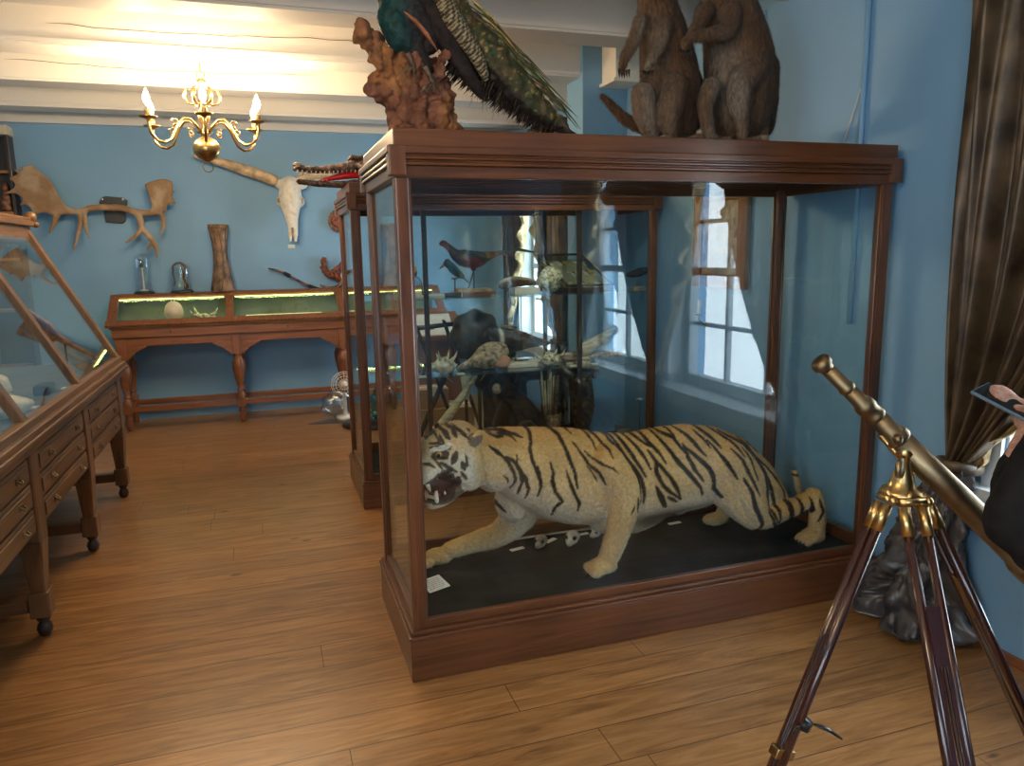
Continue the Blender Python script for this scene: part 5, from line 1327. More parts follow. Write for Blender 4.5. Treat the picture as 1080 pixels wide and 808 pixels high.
# crocodile head on the second case
def croc():
    z0 = TOP2; y = 4.80
    root = thing('crocodile_head', (.55, y, z0), 'dried crocodile head with open jaws and red tongue, lying on the second case', 'crocodile head')
    # snout points left (-x); u from 0 snout tip to .55 neck
    X0 = .225
    m = MB()
    up = [(0,.105,.018),(.03,.112,.030),(.08,.105,.030),(.16,.104,.034),(.25,.112,.042),(.33,.122,.052),(.40,.125,.062),(.48,.110,.070),(.56,.09,.072)]
    for s in (1,-1): m.chain([(V(X0+u, y+s*w*.55, z0+z), w*.60) for u, z, w in up])
    m.ell((X0+.02,y,z0+.128), (.028,.028,.016), 'm')
    for s in (1,-1): m.ell((X0+.36,y+.040*s,z0+.172), (.038,.022,.020), 'm'); m.cap((X0+.40,y+.07*s,z0+.12), (X0+.50,y+.085*s,z0+.07), .03, .04)
    for k in range(9): m.ell((X0+.40+.028*(k//3),y+(k%3-1)*.045,z0+.178-.003*k), (.014,.012,.016), 'm')
    up_lo = [(.02,.035,.020),(.10,.024,.026),(.20,.018,.030),(.30,.018,.038),(.40,.028,.050),(.50,.050,.064)]
    for s in (1,-1): m.chain([(V(X0+u, y+s*(w*.9), z0+z), w*.36+.006) for u, z, w in up_lo])
    m.chain([(V(X0+u, y, z0+max(z-.006,.014)), .012) for u, z, w in up_lo[:5]])
    m.chain([(V(X0+.42,y,z0+.06),.045),(V(X0+.52,y,z0+.065),.062),(V(X0+.60,y,z0+.07),.066)])
    def colf(co, no):
        n1 = lam_noise(co, 34); c = mixc(np.array([(.065,.035,.026)]*len(co)), np.array((.20,.115,.08)), sstep(n1, -.1, .4)); return c
    b = fuse(m, 'head', .005, colf, 'croc_skin', smooth=1, parent=root, rough=.004, rscale=60)
    te = MB()
    for s in (1,-1):
        for i in range(15):
            u = .02+.026*i; w = np.interp(u, [a[0] for a in up], [a[2] for a in up]); z = np.interp(u, [a[0] for a in up], [a[1] for a in up]); L = .030 if i in (1,2,8) else .018
            te.tube([(X0+u, y+s*w*.95, z0+z-w*.40), (X0+u-.002, y+s*w*.98, z0+z-w*.40-L)], [.0052,.0008], 'bone', 6)
            w2 = np.interp(u, [a[0] for a in up_lo], [a[2] for a in up_lo]); z2 = np.interp(u, [a[0] for a in up_lo], [a[1] for a in up_lo])
            te.tube([(X0+u+.012, y+s*w2*.95, z0+z2+.008), (X0+u+.010, y+s*w2*.98, z0+z2+.008+(.034 if i == 1 else .017))], [.0048,.0008], 'bone', 6)
    te.build('teeth', b)
    MB().chain([(V(X0+.16,y-.01,z0+.040),.010),(V(X0+.24,y-.01,z0+.058),.016),(V(X0+.31,y-.01,z0+.072),.022),(V(X0+.38,y,z0+.078),.022)], 'red_plastic').build('tongue', b)
    for s in (1,-1): MB().ell((X0+.345,y+.056*s,z0+.172), .010, 'eye_dark').build('eye', b)
croc()
# ================================================================== back wall pieces
YW = WYB
# palmate antlers traced on the plane y=7.70
def antlers():
    Q = lambda zx, zy, y=7.70: P(zx/5.385, 160+zy/5.385, 1, y)
    o = Q(640, 330)
    root = thing('moose_antlers', (o.x, YW, o.z), 'wide brown palmate antlers mounted on the left of the blue back wall', 'antlers')
    sh = MB(); pts = [(562,285),(580,258),(600,252),(700,262),(722,275),(722,298),(712,330),(712,395),(695,408),(600,400),(590,345),(580,300),(566,300)]
    q = [Q(a, b, YW-.03) for a, b in pts]; o0 = V(0, YW-.03, 0)
    sh.prism([(p.x, p.z) for p in q], o0, (1,0,0), (0,0,1), (0,.028,0), 'black_metal'); shield = sh.build('shield', root, bevel=.004)
    for a, b in ((580,270),(698,272)): MB().ell(Q(a,b,YW-.034), .014, 'screw').build('screw', shield)
    def horn(palm, ops, nodes, tines, name, yoff, label=None):
        m = MB()
        q = [Q(a, b, 7.66) for a, b in palm]; x = [p.x for p in q]; cx = sum(x)/len(x)
        # palm: thin curved plate (slightly domed toward the viewer)
        n = len(q)
        pr = MB().prism([(p.x, p.z) for p in q], (0,7.635,0), (1,0,0), (0,0,1), (0,.028,0), 'm'); m.add(pr.v, pr.f, 'm')
        for nd in nodes: m.chain([(Q(a, b, y), r) for a, b, y, r in nd])
        for nd in tines: m.chain([(Q(a, b, y), r) for a, b, y, r in nd])
        def colf(co, no):
            n1 = lam_noise(co, 7); n2 = lam_noise(co*np.array([1,1,1]), 30, 4)
            c = mixc(np.array([(.30,.175,.085)]*len(co)), np.array((.42,.30,.19)), sstep(n1, -.1, .3)); c = mixc(c, np.array((.20,.12,.065)), sstep(n2, .25, .5)*.35); return c
        return fuse(m, name, .0075, colf, 'smooth_bone', smooth=4, parent=root, rough=.003, rscale=25)
    lp = [(22,243),(50,225),(85,205),(85,180),(48,155),(75,138),(110,130),(75,100),(100,103),(130,108),(125,82),(150,85),(175,70),(215,105),(270,150),(305,190),(330,245),(360,290),(400,325),(380,352),(340,362),(300,362),(260,348),(225,352),(195,366),(185,335),(165,312),(140,302),(105,312),(130,285),(128,262),(95,240),(60,238)]
    horn(lp, 0, [[(330,345,7.66,.022),(390,338,7.67,.034),(450,340,7.68,.028),(510,322,7.69,.028),(570,316,7.70,.030),(650,318,7.72,.032)]],
         [[(320,365,7.66,.030),(305,410,7.65,.020),(285,455,7.64,.010),(276,470,7.64,.005)],[(460,350,7.68,.026),(458,410,7.66,.024),(445,460,7.64,.018),(428,520,7.63,.013),(415,565,7.62,.006)],
          [(480,345,7.67,.020),(485,400,7.63,.018),(492,445,7.60,.014),(508,495,7.58,.006)]], 'left_antler', 0)
    rp = [(822,185),(850,172),(900,158),(940,156),(978,168),(980,185),(985,210),(972,215),(998,228),(975,240),(985,268),(1000,300),(970,296),(952,300),(945,345),(925,325),(925,350),(905,360),(880,352),(855,330),(862,300),(845,250)]
    horn(rp, 0, [[(640,316,7.72,.032),(700,322,7.71,.030),(760,342,7.70,.032),(820,348,7.68,.028),(880,345,7.66,.028)]],
         [[(780,350,7.69,.032),(800,400,7.66,.030),(800,440,7.64,.026),(770,480,7.62,.018),(735,505,7.60,.012),(710,516,7.59,.006)],
          [(808,440,7.64,.024),(850,485,7.63,.026),(880,530,7.62,.020),(892,575,7.61,.013),(896,604,7.60,.006)],[(868,520,7.63,.020),(845,540,7.62,.012),(834,565,7.62,.005)],
          [(915,350,7.66,.022),(930,400,7.64,.020),(925,440,7.63,.014),(905,472,7.62,.006)]], 'right_antler', 0)
antlers()
def longhorn():
    Q = lambda px, py, y=7.70: P(px, py, 1, y)
    root = thing('horned_skull', Q(302,215,YW), 'bleached white cattle skull with very long spreading horns on the back wall', 'skull')
    px = lambda zx, zy: (280+zx/5.74, 180+zy/5.74)
    m = MB()
    def qz(zx, zy, y=7.72): return Q(*px(zx, zy), y)
    m.chain([(qz(150,95,7.74),.100),(qz(150,140,7.74),.110),(qz(151,185,7.73),.108),(qz(153,230,7.72),.092),(qz(158,280,7.71),.068),(qz(164,330,7.70),.052),(qz(166,365,7.70),.047)])
    m.chain([(qz(80,80,7.76),.045),(qz(120,85,7.75),.06),(qz(190,85,7.75),.06),(qz(225,82,7.76),.045)])
    for s, e in ((-1,88),(1,216)): m.ell(qz(e,190,7.76), (.036,.05,.052), 'm')
    for e in (152, 180): m.chain([(qz(e,350,7.70),.026),(qz(e+(2 if e > 160 else -2),385,7.69),.022),(qz(e+(2 if e > 160 else 0),425,7.68),.012)])
    def colf(co, no):
        n1 = lam_noise(co, 24); c = mixc(np.array([(.84,.80,.70)]*len(co)), np.array((.66,.56,.42)), sstep(n1, .1, .45)*.5)
        return c
    b = fuse(m, 'cranium', .0075, colf, 'smooth_bone', smooth=3, parent=root, rough=.004, rscale=16)
    for e in (84, 220): MB().ell(qz(e,182,7.715), (.020,.022,.026), 'bone_dark').build('eye_socket', b)
    MB().chain([(qz(164,350,7.652),.012),(qz(166,400,7.650),.010)], 'bone_dark').build('nasal_opening', b)
    MB().tube([qz(156,134,7.645), qz(176,112,7.645)], .006, 'mouth_dark', 6).build('crack', b)
    h = MB().chain([(Q(288,190,7.74),.052),(Q(272,184,7.73),.054),(Q(254,178,7.72),.050),(Q(236,172,7.70),.040),(Q(218,168,7.68),.026),(Q(204,164,7.66),.010)], 'horn_base'); h.build('left_horn', root)
    h = MB().chain([(Q(318,188,7.74),.052),(Q(336,184,7.73),.052),(Q(355,178,7.72),.046),(Q(378,172,7.70),.036),(Q(398,163,7.68),.022),(Q(412,152,7.66),.008)], 'horn_pale'); h.build('right_horn', root)
    l = MB().box(Q(304,262,YW-.006)+V(0,0,0), Q(311,258,YW-.0005), 'paper'); tag(l.build('wall_label'), 'small white label on the wall under the horned skull', 'label')
longhorn()
def kris():
    Q = lambda zx, zy, y=7.80: P(280+zx/5.74, 180+zy/5.74, 1, y)
    root = thing('sheathed_dagger', Q(300,690), 'long curved sheathed dagger hung slantwise on the back wall', 'dagger')
    MB().tube([Q(18,592),Q(60,600),Q(110,618),Q(170,650),Q(230,682),Q(280,705),Q(330,725),Q(368,745)], [.012,.016,.019,.020,.021,.024,.028,.030], 'carved', 10, flat=.6).build('sheath', root)
    MB().tube([Q(330,692),Q(370,710),Q(420,712),Q(455,690),Q(468,650),Q(470,610)], [.010,.026,.034,.034,.028,.010], 'leather', 12, flat=.6).build('guard', root)
    MB().tube([Q(340,720),Q(380,735),Q(440,735)], [.020,.030,.018], 'horn_base', 10, flat=.6).tube([Q(376,735),Q(380,768)], [.014,.006], 'horn_base', 8).build('mouthpiece', root)
    for a, b in (((110,618),(150,638)),((262,695),(325,722))): MB().tube([Q(*a,7.799),Q(*b,7.799)], [.023,.030], 'black_plastic', 10, flat=.7).build('binding', root)
    r2 = thing('carved_figure', Q(400,600), 'small reddish carved winged figure hung above the dagger grip', 'carving')
    m = MB()
    m.chain([(Q(350,540),.016),(Q(352,570),.026),(Q(365,610),.034),(Q(395,630),.040),(Q(430,640),.036),(Q(440,660),.030)])
    m.chain([(Q(400,615),.022),(Q(440,590),.026),(Q(470,555),.020),(Q(485,530),.008)]); m.chain([(Q(365,600),.016),(Q(335,585),.012)]); m.ell(Q(352,545), (.032,.03,.036), 'm')
    m.chain([(Q(455,600),.02),(Q(462,640),.026),(Q(440,665),.02)]); m.chain([(Q(340,560),.012),(Q(362,530),.012)])
    fuse(m, 'figure', .006, lambda co, no: mixc(np.array([(.17,.07,.045)]*len(co)), np.array((.36,.10,.06)), sstep(lam_noise(co, 40), .0, .4)), 'driftwood', smooth=1, parent=r2, rough=.010, rscale=45)
    r3 = thing('carved_disc', Q(440,305), 'small round toothed carved disc on the wall beside the second case', 'carving')
    c = Q(450,305,7.815); pr = [(.11*(1+.09*(i%2))*math.cos(2*PI*i/44), .11*(1+.09*(i%2))*math.sin(2*PI*i/44)) for i in range(44)]
    MB().prism(pr, c+V(0,-.018,0), (1,0,0), (0,0,1), (0,.05,0), 'carved').build('disc', r3, .003)
    MB().lathe([(.075,0),(.072,.012),(.05,.016),(.045,.006),(.02,.006),(.015,.02),(.0,.022)], c+V(0,-.016,0), 'carved_red', 28, axis=(0,-1,0)).build('boss', r3)
kris()
# ---- things on and under the back table, right of it
t = thing('fan_bag', (.62, 7.13, 0), 'clear plastic bag wrapped round a white desk fan on the floor under the back table', 'bag')
m = MB(); m.ell((.60,7.12,.16), (.16,.10,.14), 'plastic_film', n=20, m=14)
m.v = [tuple(Vector(p)*1 + Vector((1,1,0))*(.04*noise.noise(Vector(p)*14))) for p in m.v]; m.v = [(x,y,max(z,.004)) for x,y,z in m.v]; m.build('bag_film', t)
MB().prism([(.30,-.10),(.55,-.16),(.80,-.10),(.82,.02),(.55,.04)], (0,7.08,.002), (1,0,0), (0,1,0), (0,0,.012), 'plastic_film').build('film_flap', t)
t = thing('desk_fan', (.72, 7.14, 0), 'white desk fan standing on the floor under the back table', 'fan')
MB().lathe([(.09,0),(.085,.02),(.02,.03),(.016,.22),(.02,.24)], (.66,7.12,.01), 'white_paint', 20).build('fan_stand', t)
k = MB(); 
for R_ in (.05,.08,.105,.12): k.tube([(.66+R_*math.cos(a), 7.10-.02*(R_<.11), .34+R_*math.sin(a)) for a in [2*PI*i/26 for i in range(27)]], .003, 'white_paint', 5, caps=False)
for i in range(16): a = 2*PI*i/16; k.tube([(.66,7.08,.34),(.66+.12*math.cos(a),7.10,.34+.12*math.sin(a))], .002, 'white_paint', 4)
k.build('fan_cage', t)
MB().ell((.66,7.11,.34), (.035,.05,.035), 'white_paint').build('fan_motor', t)
t = thing('green_glass_bottle', (.98, 6.75, 0), 'big green glass bottle lying on a flat black stand, seen through the second case', 'bottle')
MB().lathe([(.26,0),(.27,.012),(.26,.03),(.0,.032)], (.86,6.78,0), 'black_plastic', 36).build('round_stand', t)
MB().lathe([(.02,0),(.10,.02),(.13,.08),(.13,.22),(.07,.32),(.04,.36),(.04,.40)], (.98,6.78,.034), 'green_glass', 28).build('bottle_glass', t)
t = thing('pedestal_box', (1.42, 6.5, 0), 'tall brown wooden lectern with white papers on its sloping top, seen through the cases', 'lectern')
MB().box((1.30,6.36,0), (1.66,6.72,.80), 'teak').box((1.36,6.40,.82), (1.40,6.68,.9), 'teak').build('lectern_body', t, .006)
MB().hexa([(1.18,6.30,.80),(1.68,6.30,.80),(1.68,6.74,.80),(1.18,6.74,.80)], [(1.18,6.30,.84),(1.68,6.30,.84),(1.68,6.74,1.02),(1.18,6.74,1.02)], 'teak').build('lectern_top', t, .005)
o = MB().hexa([(1.20,6.31,.845),(1.56,6.31,.845),(1.60,6.68,.997),(1.24,6.68,.997)], [(1.20,6.31,.852),(1.56,6.31,.852),(1.60,6.68,1.004),(1.24,6.68,1.004)], 'white_cloth').build('paper_sheets'); tag(o, 'white paper sheets lying on the sloping lectern top', 'papers')
def carton(a, b, label, rot=0):
    t = thing('cardboard_box', ((a[0]+b[0])/2, (a[1]+b[1])/2, a[2]), label, 'box')
    MB().box(a, b, 'cardboard').build('carton', t, .004)
    y = min(a[1], b[1]); x0, x1 = sorted((a[0], b[0]))
    MB().box((x0, (a[1]+b[1])/2-.025, max(a[2],b[2])), (x1, (a[1]+b[1])/2+.025, max(a[2],b[2])+.0015), 'ivory').build('tape', t)
    MB().box((x0+.12*(x1-x0), y-.0015, a[2]+.1), (x0+.3*(x1-x0), y, a[2]+.18), 'paper').box((x0+.6*(x1-x0), y-.0015, a[2]+.1), (x0+.8*(x1-x0), y, a[2]+.18), 'paper').build('carton_label', t)
carton((.98,5.80,0), (1.58,6.12,.30), 'wide brown cardboard box on the floor behind the second case')
carton((1.02,5.84,.302), (1.38,6.08,.46), 'small cardboard box stacked on the wide one')
# easel with black crossed legs
t = thing('folding_stand', (1.25, 5.5, 0), 'black folding stand with crossed flat legs behind the second case', 'stand')
for (a, b) in (((1.05,5.42,1.02),(1.42,5.60,.02)),((1.26,5.42,1.05),(1.62,5.60,.02)),((1.42,5.42,.98),(1.02,5.60,.02))): MB().tube([a,b], .045, 'black_cloth', 8, flat=.3).build('leg', t)
MB().tube([(1.03,5.46,1.0),(1.45,5.46,1.03)], .018, 'black_metal', 8).build('crossbar', t)

# ================================================================== inside the bird case
def feathered(parts, name, parent, colf, vox=.0045, sm=2):
    m = MB()
    for c in parts: m.chain(c)
    return fuse(m, name, vox, colf, 'plume', smooth=sm, parent=parent, rough=.0018, rscale=60)
zu = SH1
def BQ(zx, zy, y=4.78): return P(430+zx/8.31, 240+zy/8.31, 1, y)     # pixels of the upper shelf
# pheasant
t = thing('golden_pheasant', BQ(570,500), 'red and black stuffed pheasant with a long tail on the upper glass shelf', 'bird')
c = BQ(575,510); dz = zu+.045-c.z
MB().box((c.x-.14,4.70,zu), (c.x+.13,4.86,zu+.022), 'teak').box((c.x-.12,4.71,zu+.022), (c.x+.11,4.85,zu+.042), 'horn_base').build('wooden_base', t, .004)
def colp(co, no):
    n1 = lam_noise(co, 40); x = co[:,0]-c.x; z = co[:,2]-zu
    col = np.array([(.16,.022,.022)]*len(co)); col = mixc(col, np.array((.02,.022,.02)), sstep(no[:,2]+.3*n1, -.1, .5)); col = mixc(col, np.array((.03,.028,.02)), sstep(-x, .06, .10)*.8)
    col = mixc(col, np.array((.42,.10,.05)), sstep(-x, .155, .17)*sstep(z, .27, .29)); col = mixc(col, np.array((.4,.25,.05)), np.exp(-((x-.10)/.02)**2)*.6); return col*(1+.3*n1[:,None])
feathered([[(BQ(345,160),.020),(BQ(385,200),.026),(BQ(425,240),.040),(BQ(480,265),.056),(BQ(560,280),.060),(BQ(630,275),.052),(BQ(690,255),.036),(BQ(760,235),.018)],
           [(BQ(350,165),.020),(BQ(315,140),.022),(BQ(298,142),.017)],[(BQ(570,330),.034),(BQ(578,362),.018)]], 'body', t, colp)
MB().tube([BQ(290,148), BQ(278,160)], [.007,.001], 'ivory', 8).build('beak', t)
MB().tube([BQ(560,225,4.745),BQ(640,250,4.73),BQ(700,280,4.735),BQ(760,262,4.75)], [.02,.028,.02,.003], 'feather_green', 8, flat=.5).build('wing', t)
MB().tube([BQ(740,235),BQ(860,210),BQ(960,190),BQ(1100,215),BQ(1150,240)], [.016,.022,.020,.012,.002], 'feather_green', 8, flat=.6).build('tail', t)
MB().tube([BQ(740,245),BQ(840,232),BQ(910,240),BQ(960,262)], [.016,.012,.008,.002], 'feather_red', 8, flat=.6).tube([BQ(700,240),BQ(760,232)], [.02,.012], 'feather_gold', 8).build('tail_coverts', t)
a, b = BQ(580,360), BQ(585,500); 
l = MB().tube([BQ(575,350), BQ(582,420), V(c.x+.005,4.78,zu+.042)], .005, 'claw', 6); l.build('leg', t)
l = MB().tube([BQ(585,360,4.80), BQ(565,430,4.80), V(c.x-.03,4.80,zu+.042)], .005, 'claw', 6); l.build('leg', t)
# kingfisher on a perch
t = thing('kingfisher', BQ(415,545), 'blue kingfisher with a long beak on a short perch in front of the pheasant', 'bird')
YK = 4.66
k0 = BQ(418,550,YK)
def KQ(a, b): return BQ(a, b, YK)
feathered([[(KQ(345,310),.020),(KQ(370,330),.026),(KQ(400,365),.030),(KQ(440,400),.026),(KQ(480,430),.016)],[(KQ(350,305),.023),(KQ(338,318),.020)]], 'body', t,
          lambda co, no: mixc(mixc(np.array([(.012,.075,.10)]*len(co)), np.array((.04,.02,.015)), sstep(-co[:,0], -(KQ(355,300).x), -(KQ(340,300).x))), np.array((.10,.05,.03)), sstep(-no[:,2], .4,.9)))
MB().tube([KQ(325,325), KQ(300,345), KQ(272,370)], [.010,.007,.001], 'feather_rust', 8).build('beak', t)
MB().tube([KQ(470,420), KQ(520,470), KQ(555,500)], [.016,.012,.003], 'feather_blue', 8, flat=.5).build('tail', t)
zt_ = KQ(412,448); MB().cyl((zt_.x,YK,zu+.024), (zt_.x,YK,zt_.z), .0055, 'twig', n=8).tube([V(zt_.x-.02,YK,zt_.z), V(zt_.x+.025,YK,zt_.z+.002)], .006, 'twig', 8).box((zt_.x-.04,YK-.03,zu), (zt_.x+.04,YK+.03,zu+.024), 'paper').build('perch', t)
# finch on a twig
t = thing('finch', BQ(60,380), 'tiny pale finch on a bent twig at the left end of the upper shelf', 'bird')
MB().ell(BQ(58,365,4.66), (.018,.018,.024), 'feather_gold').ell(BQ(50,350,4.66), .014, 'feather_green').ell(BQ(70,395,4.66), (.010,.010,.026), 'feather_green').build('body', t)
e = BQ(130,530,4.66); MB().tube([V(e.x,4.66,zu+.012), BQ(120,480,4.66), BQ(95,440,4.66), BQ(60,432,4.66), BQ(22,435,4.66)], [.006,.005,.004,.003,.002], 'twig', 7).box((e.x-.035,4.63,zu), (e.x+.035,4.69,zu+.014), 'teak').build('twig_perch', t)
def lbl(x, y, z, w, lab, cat='label', name='specimen_label', mat='paper', h=.02, grp=None):
    o = MB().box((x-w/2, y-.015, z), (x+w/2, y+.015, z+h), mat).build(name, bevel=.002); tag(o, lab, cat, grp)
flat_block('note_box', (.86,4.60,zu), (1.08,4.66,zu+.018), 'paper', 'long narrow white box at the left end of the upper shelf', 'box')
flat_block('black_tube', (1.09,4.60,zu), (1.19,4.64,zu+.028), 'black_plastic', 'small black tube beside the long white box', 'tube')
flat_block('note_box', (.80,4.74,zu), (.99,4.84,zu+.03), 'paper', 'flat white box behind the twig perch on the upper shelf', 'box')
# brown curled shell and coral on white block
t = thing('coral_block', (1.74,4.72,zu), 'pale brain coral on a white block, middle of the upper shelf', 'coral')
flat = MB().box((1.56,4.64,zu), (1.74,4.76,zu+.04), 'paper').build('white_block', t, .003)
m = MB(); m.chain([(V(1.50,4.72,zu+.06),.030),(V(1.56,4.72,zu+.078),.036),(V(1.66,4.72,zu+.080),.028),(V(1.73,4.72,zu+.066),.02)]);
fuse(m, 'brown_shell', .006, lambda co, no: mixc(np.array([(.09,.045,.03)]*len(co)), np.array((.4,.35,.22)), sstep(no[:,2], .2, .8)), 'driftwood', smooth=1, parent=t, rough=.006, rscale=30)
shell_lump('brain_coral', (1.83,4.70,zu), (.085,.07,.075), 'coral', 'rounded brain coral on the upper shelf left of the insect box', 'coral', 21)
# glazed insect box, sloping
t = thing('insect_box', (2.07,4.78,zu), 'tilted black glazed box of mounted moths and corals on the upper shelf', 'display box')
c0 = [P(574,252,1,4.90), P(645,252,1,4.90), P(662,298,1,4.66), P(590,304,1,4.66)]
zb_ = zu+.018
A, B, Cc, D = V(1.84,4.92,zu+.25), V(2.16,4.92,zu+.25), V(2.26,4.62,zu+.045), V(1.93,4.62,zu+.045)
def pbar(a, b, r=.009, mt='darkwood'): return MB().tube([a,b], r, mt, 4, twist=PI/4)
fr = MB()
for a, b in ((A,B),(B,Cc),(Cc,D),(D,A)): fr.tube([a,b], .011, 'darkwood', 4, twist=PI/4)
fr.tube([A, V(A.x,A.y,zu+.01)], .010, 'darkwood', 4).tube([B, V(B.x,B.y,zu+.01)], .010, 'darkwood', 4)
fr.hexa([(D.x,4.61,zu),(Cc.x,4.61,zu),(B.x,4.93,zu),(A.x,4.93,zu)], [(D.x,4.61,zu+.03),(Cc.x,4.61,zu+.03),(B.x,4.93,zu+.03),(A.x,4.93,zu+.03)], 'darkwood')
fr.build('box_frame', t)
n_ = (B-A).cross(D-A).normalized()
if n_.z < 0: n_ = -n_
bb = [p - n_*.045 for p in (A,B,Cc,D)]; MB().hexa([p-n_*.004 for p in reversed(bb)], list(reversed(bb)), 'green_box').build('backing', t)
MB().hexa([p-n_*.001 for p in (D,Cc,B,A)], [p+n_*.001 for p in (D,Cc,B,A)], 'case_glass').build('glass_lid', t)
rd = random.Random(8)
for i in range(9):
    u, v = .12+.38*(i%3)+rd.uniform(-.05,.05), .15+.33*(i//3)+rd.uniform(-.05,.05)
    q = A + (B-A)*u + (D-A)*v + (Cc-D-(B-A))*u*v - n_*.038
    ex, ey = (B-A).normalized(), (D-A).normalized(); s = rd.uniform(.042,.056); mb_ = MB()
    for sg in (1,-1):
        mb_.prism([(0,.0),(sg*.9,-.55),(sg*1.0,-.1),(sg*.55,.15),(sg*.75,.6),(sg*.35,.8),(0,.35)], q, ex*s, ey*s, n_*.004, rd.choice(['feather_gold','ivory','feather_white']))
    mb_.tube([q+n_*.004-ey*s*.4, q+n_*.004+ey*s*.5], [.004,.002], 'feather_dark', 6); mb_.build('mounted_moth', t)
# small dark bird at the right and its label
t = thing('starling', (2.30,4.75,zu), 'small dark bird with folded wings at the right end of the upper shelf', 'bird')
SB = lambda px, py: P(px, py, 1, 4.7)
feathered([[(SB(662,290),.014),(SB(668,289),.026),(SB(675,287),.030),(SB(681,285),.022)],[(SB(681,285),.018),(SB(684,284),.015)]], 'body', t, lambda co, no: np.array([(.02,.025,.045)]*len(co)))
MB().tube([SB(686,285), SB(689,286)], [.005,.001], 'claw', 6).build('beak', t)
q = SB(672,296); MB().tube([q, V(q.x,4.7,zu+.02)], .004, 'twig', 6).box((q.x-.04,4.67,zu), (q.x+.05,4.73,zu+.02), 'bone_dark').build('perch', t)
# ---- second shelf
z2 = SH2
S2 = lambda zx, zy, y=4.72: P(400+zx/5.05, 300+zy/5.05, 1, y)
shell_lump('pink_shell', (.86,4.60,z2), (.055,.05,.05), 'shell_pink', 'small pink shell at the left end of the middle shelf', 'shell', 31, amp=.2)
shell_lump('spiny_shell', (1.06,4.60,z2), (.075,.06,.05), 'shell_white', 'white spiny shell with curved spikes on the middle shelf', 'shell', 5, 9)
t = thing('spotted_shell', (1.33,4.68,z2), 'big speckled spindle-shaped shell on the middle shelf', 'shell')
ctr = V(1.37,4.66,z2+.088); m = MB(); ax = V(-.93,0,-.30).normalized()
m.lathe([(.004,-.15),(.03,-.145),(.062,-.11),(.085,-.05),(.088,-.01),(.074,.04),(.045,.085),(.026,.13),(.018,.19),(.008,.22)], ctr, 'shell_spot', 28, axis=ax)
m.build('shell_body', t)
m = MB(); m.ell((1.44,4.60,z2+.065), (.075,.018,.045), 'shell_pink', rot=(0,.2,0)); m.build('shell_lip', t)
t = thing('mounted_duck', (1.62,4.74,z2), 'dark duck with white and rust feathers on a white base, middle shelf', 'bird')
DB = lambda zx, zy: S2(zx, zy, 4.74)
flat = MB().box((1.50,4.64,z2), (1.80,4.84,z2+.03), 'paper').build('white_base', t, .004)
def cold(co, no):
    n1 = lam_noise(co, 30); x0 = DB(640,260).x
    c = mixc(np.array([(.012,.009,.009)]*len(co)), np.array((.24,.07,.025)), sstep(n1, .1, .4)*sstep(no[:,2], 0, .5)); c = mixc(c, np.array((.62,.60,.55)), np.exp(-(((co[:,0]-x0)/.014)**2))*(no[:,1] < .2)); return c
feathered([[(DB(610,250),.035),(DB(640,280),.062),(DB(690,300),.075),(DB(760,300),.066),(DB(820,305),.040),(DB(900,312),.014)],[(DB(620,270),.042),(DB(590,262),.035),(DB(575,270),.024)]], 'body', t, cold)
MB().tube([DB(690,370), DB(700,420), V(1.64,4.74,z2+.03)], .009, 'claw', 8).tube([DB(730,365), DB(725,420), V(1.69,4.76,z2+.03)], .009, 'claw', 8).build('legs', t)
MB().tube([DB(700,265),DB(790,290),DB(880,318)], [.02,.026,.004], 'feather_dark', 8, flat=.5).tube([DB(660,255),DB(700,262)], [.014,.010], 'feather_rust', 6).build('wing', t)
shell_lump('yellow_coral', (1.80,4.62,z2+.0), (.075,.05,.045), 'coral', 'pale yellowish branching coral right of the duck', 'coral', 44, 8)
cq = P(502, 366, 1, 4.98)
t = thing('tortoise_shell', (cq.x, 4.98, z2), 'big dark tortoise shell standing on edge at the back of the middle shelf', 'shell')
m = MB(); R_t = .185; rings = []
for j in range(7):
    r = R_t*math.cos(j*PI/2/6.3); h = .10*math.sin(j*PI/2/6.3)
    rings.append([(cq.x+r*(1+.05*math.cos(i*2*PI/4.5))*math.cos(2*PI*i/36), 4.99-h, z2+.19+r*(1+.05*math.cos(i*2*PI/4.5))*math.sin(2*PI*i/36)) for i in range(36)])
vs = [p for r in rings for p in r]; fs = [(j*36+i, j*36+(i+1)%36, (j+1)*36+(i+1)%36, (j+1)*36+i) for j in range(6) for i in range(36)] + [tuple(range(35,-1,-1)), tuple(6*36+i for i in range(36))]
m.add(vs, fs, 'leather_dark', True); m.build('carapace', t)
for k in range(5): MB().prism([(.048*math.cos(2*PI*i/6), .040*math.sin(2*PI*i/6)) for i in range(6)], (cq.x+(.0 if k == 0 else .095*math.cos(k*PI/2)), 4.905-(.0 if k == 0 else -.028), z2+.19+(0 if k == 0 else .095*math.sin(k*PI/2))), (1,0,0), (0,0,1), (0,-.006,0), 'leather_dark').build('scute', t, .003)
S3 = lambda zx, zy, y=4.66: P(540+zx/5.4, 320+zy/5.4, 1, y)
t = thing('helmet_shell', (2.02,4.66,z2), 'orange-brown ridged shell lying on the middle shelf right of the upright', 'shell')
m = MB().chain([(S3(285,300),.020),(S3(330,305),.034),(S3(370,295),.030),(S3(395,270),.012)], 'shell_ridge'); m.chain([(S3(320,350),.018),(S3(380,345),.030),(S3(440,355),.022),(S3(490,372),.006)], 'shell_spot'); m.build('shell_body', t)
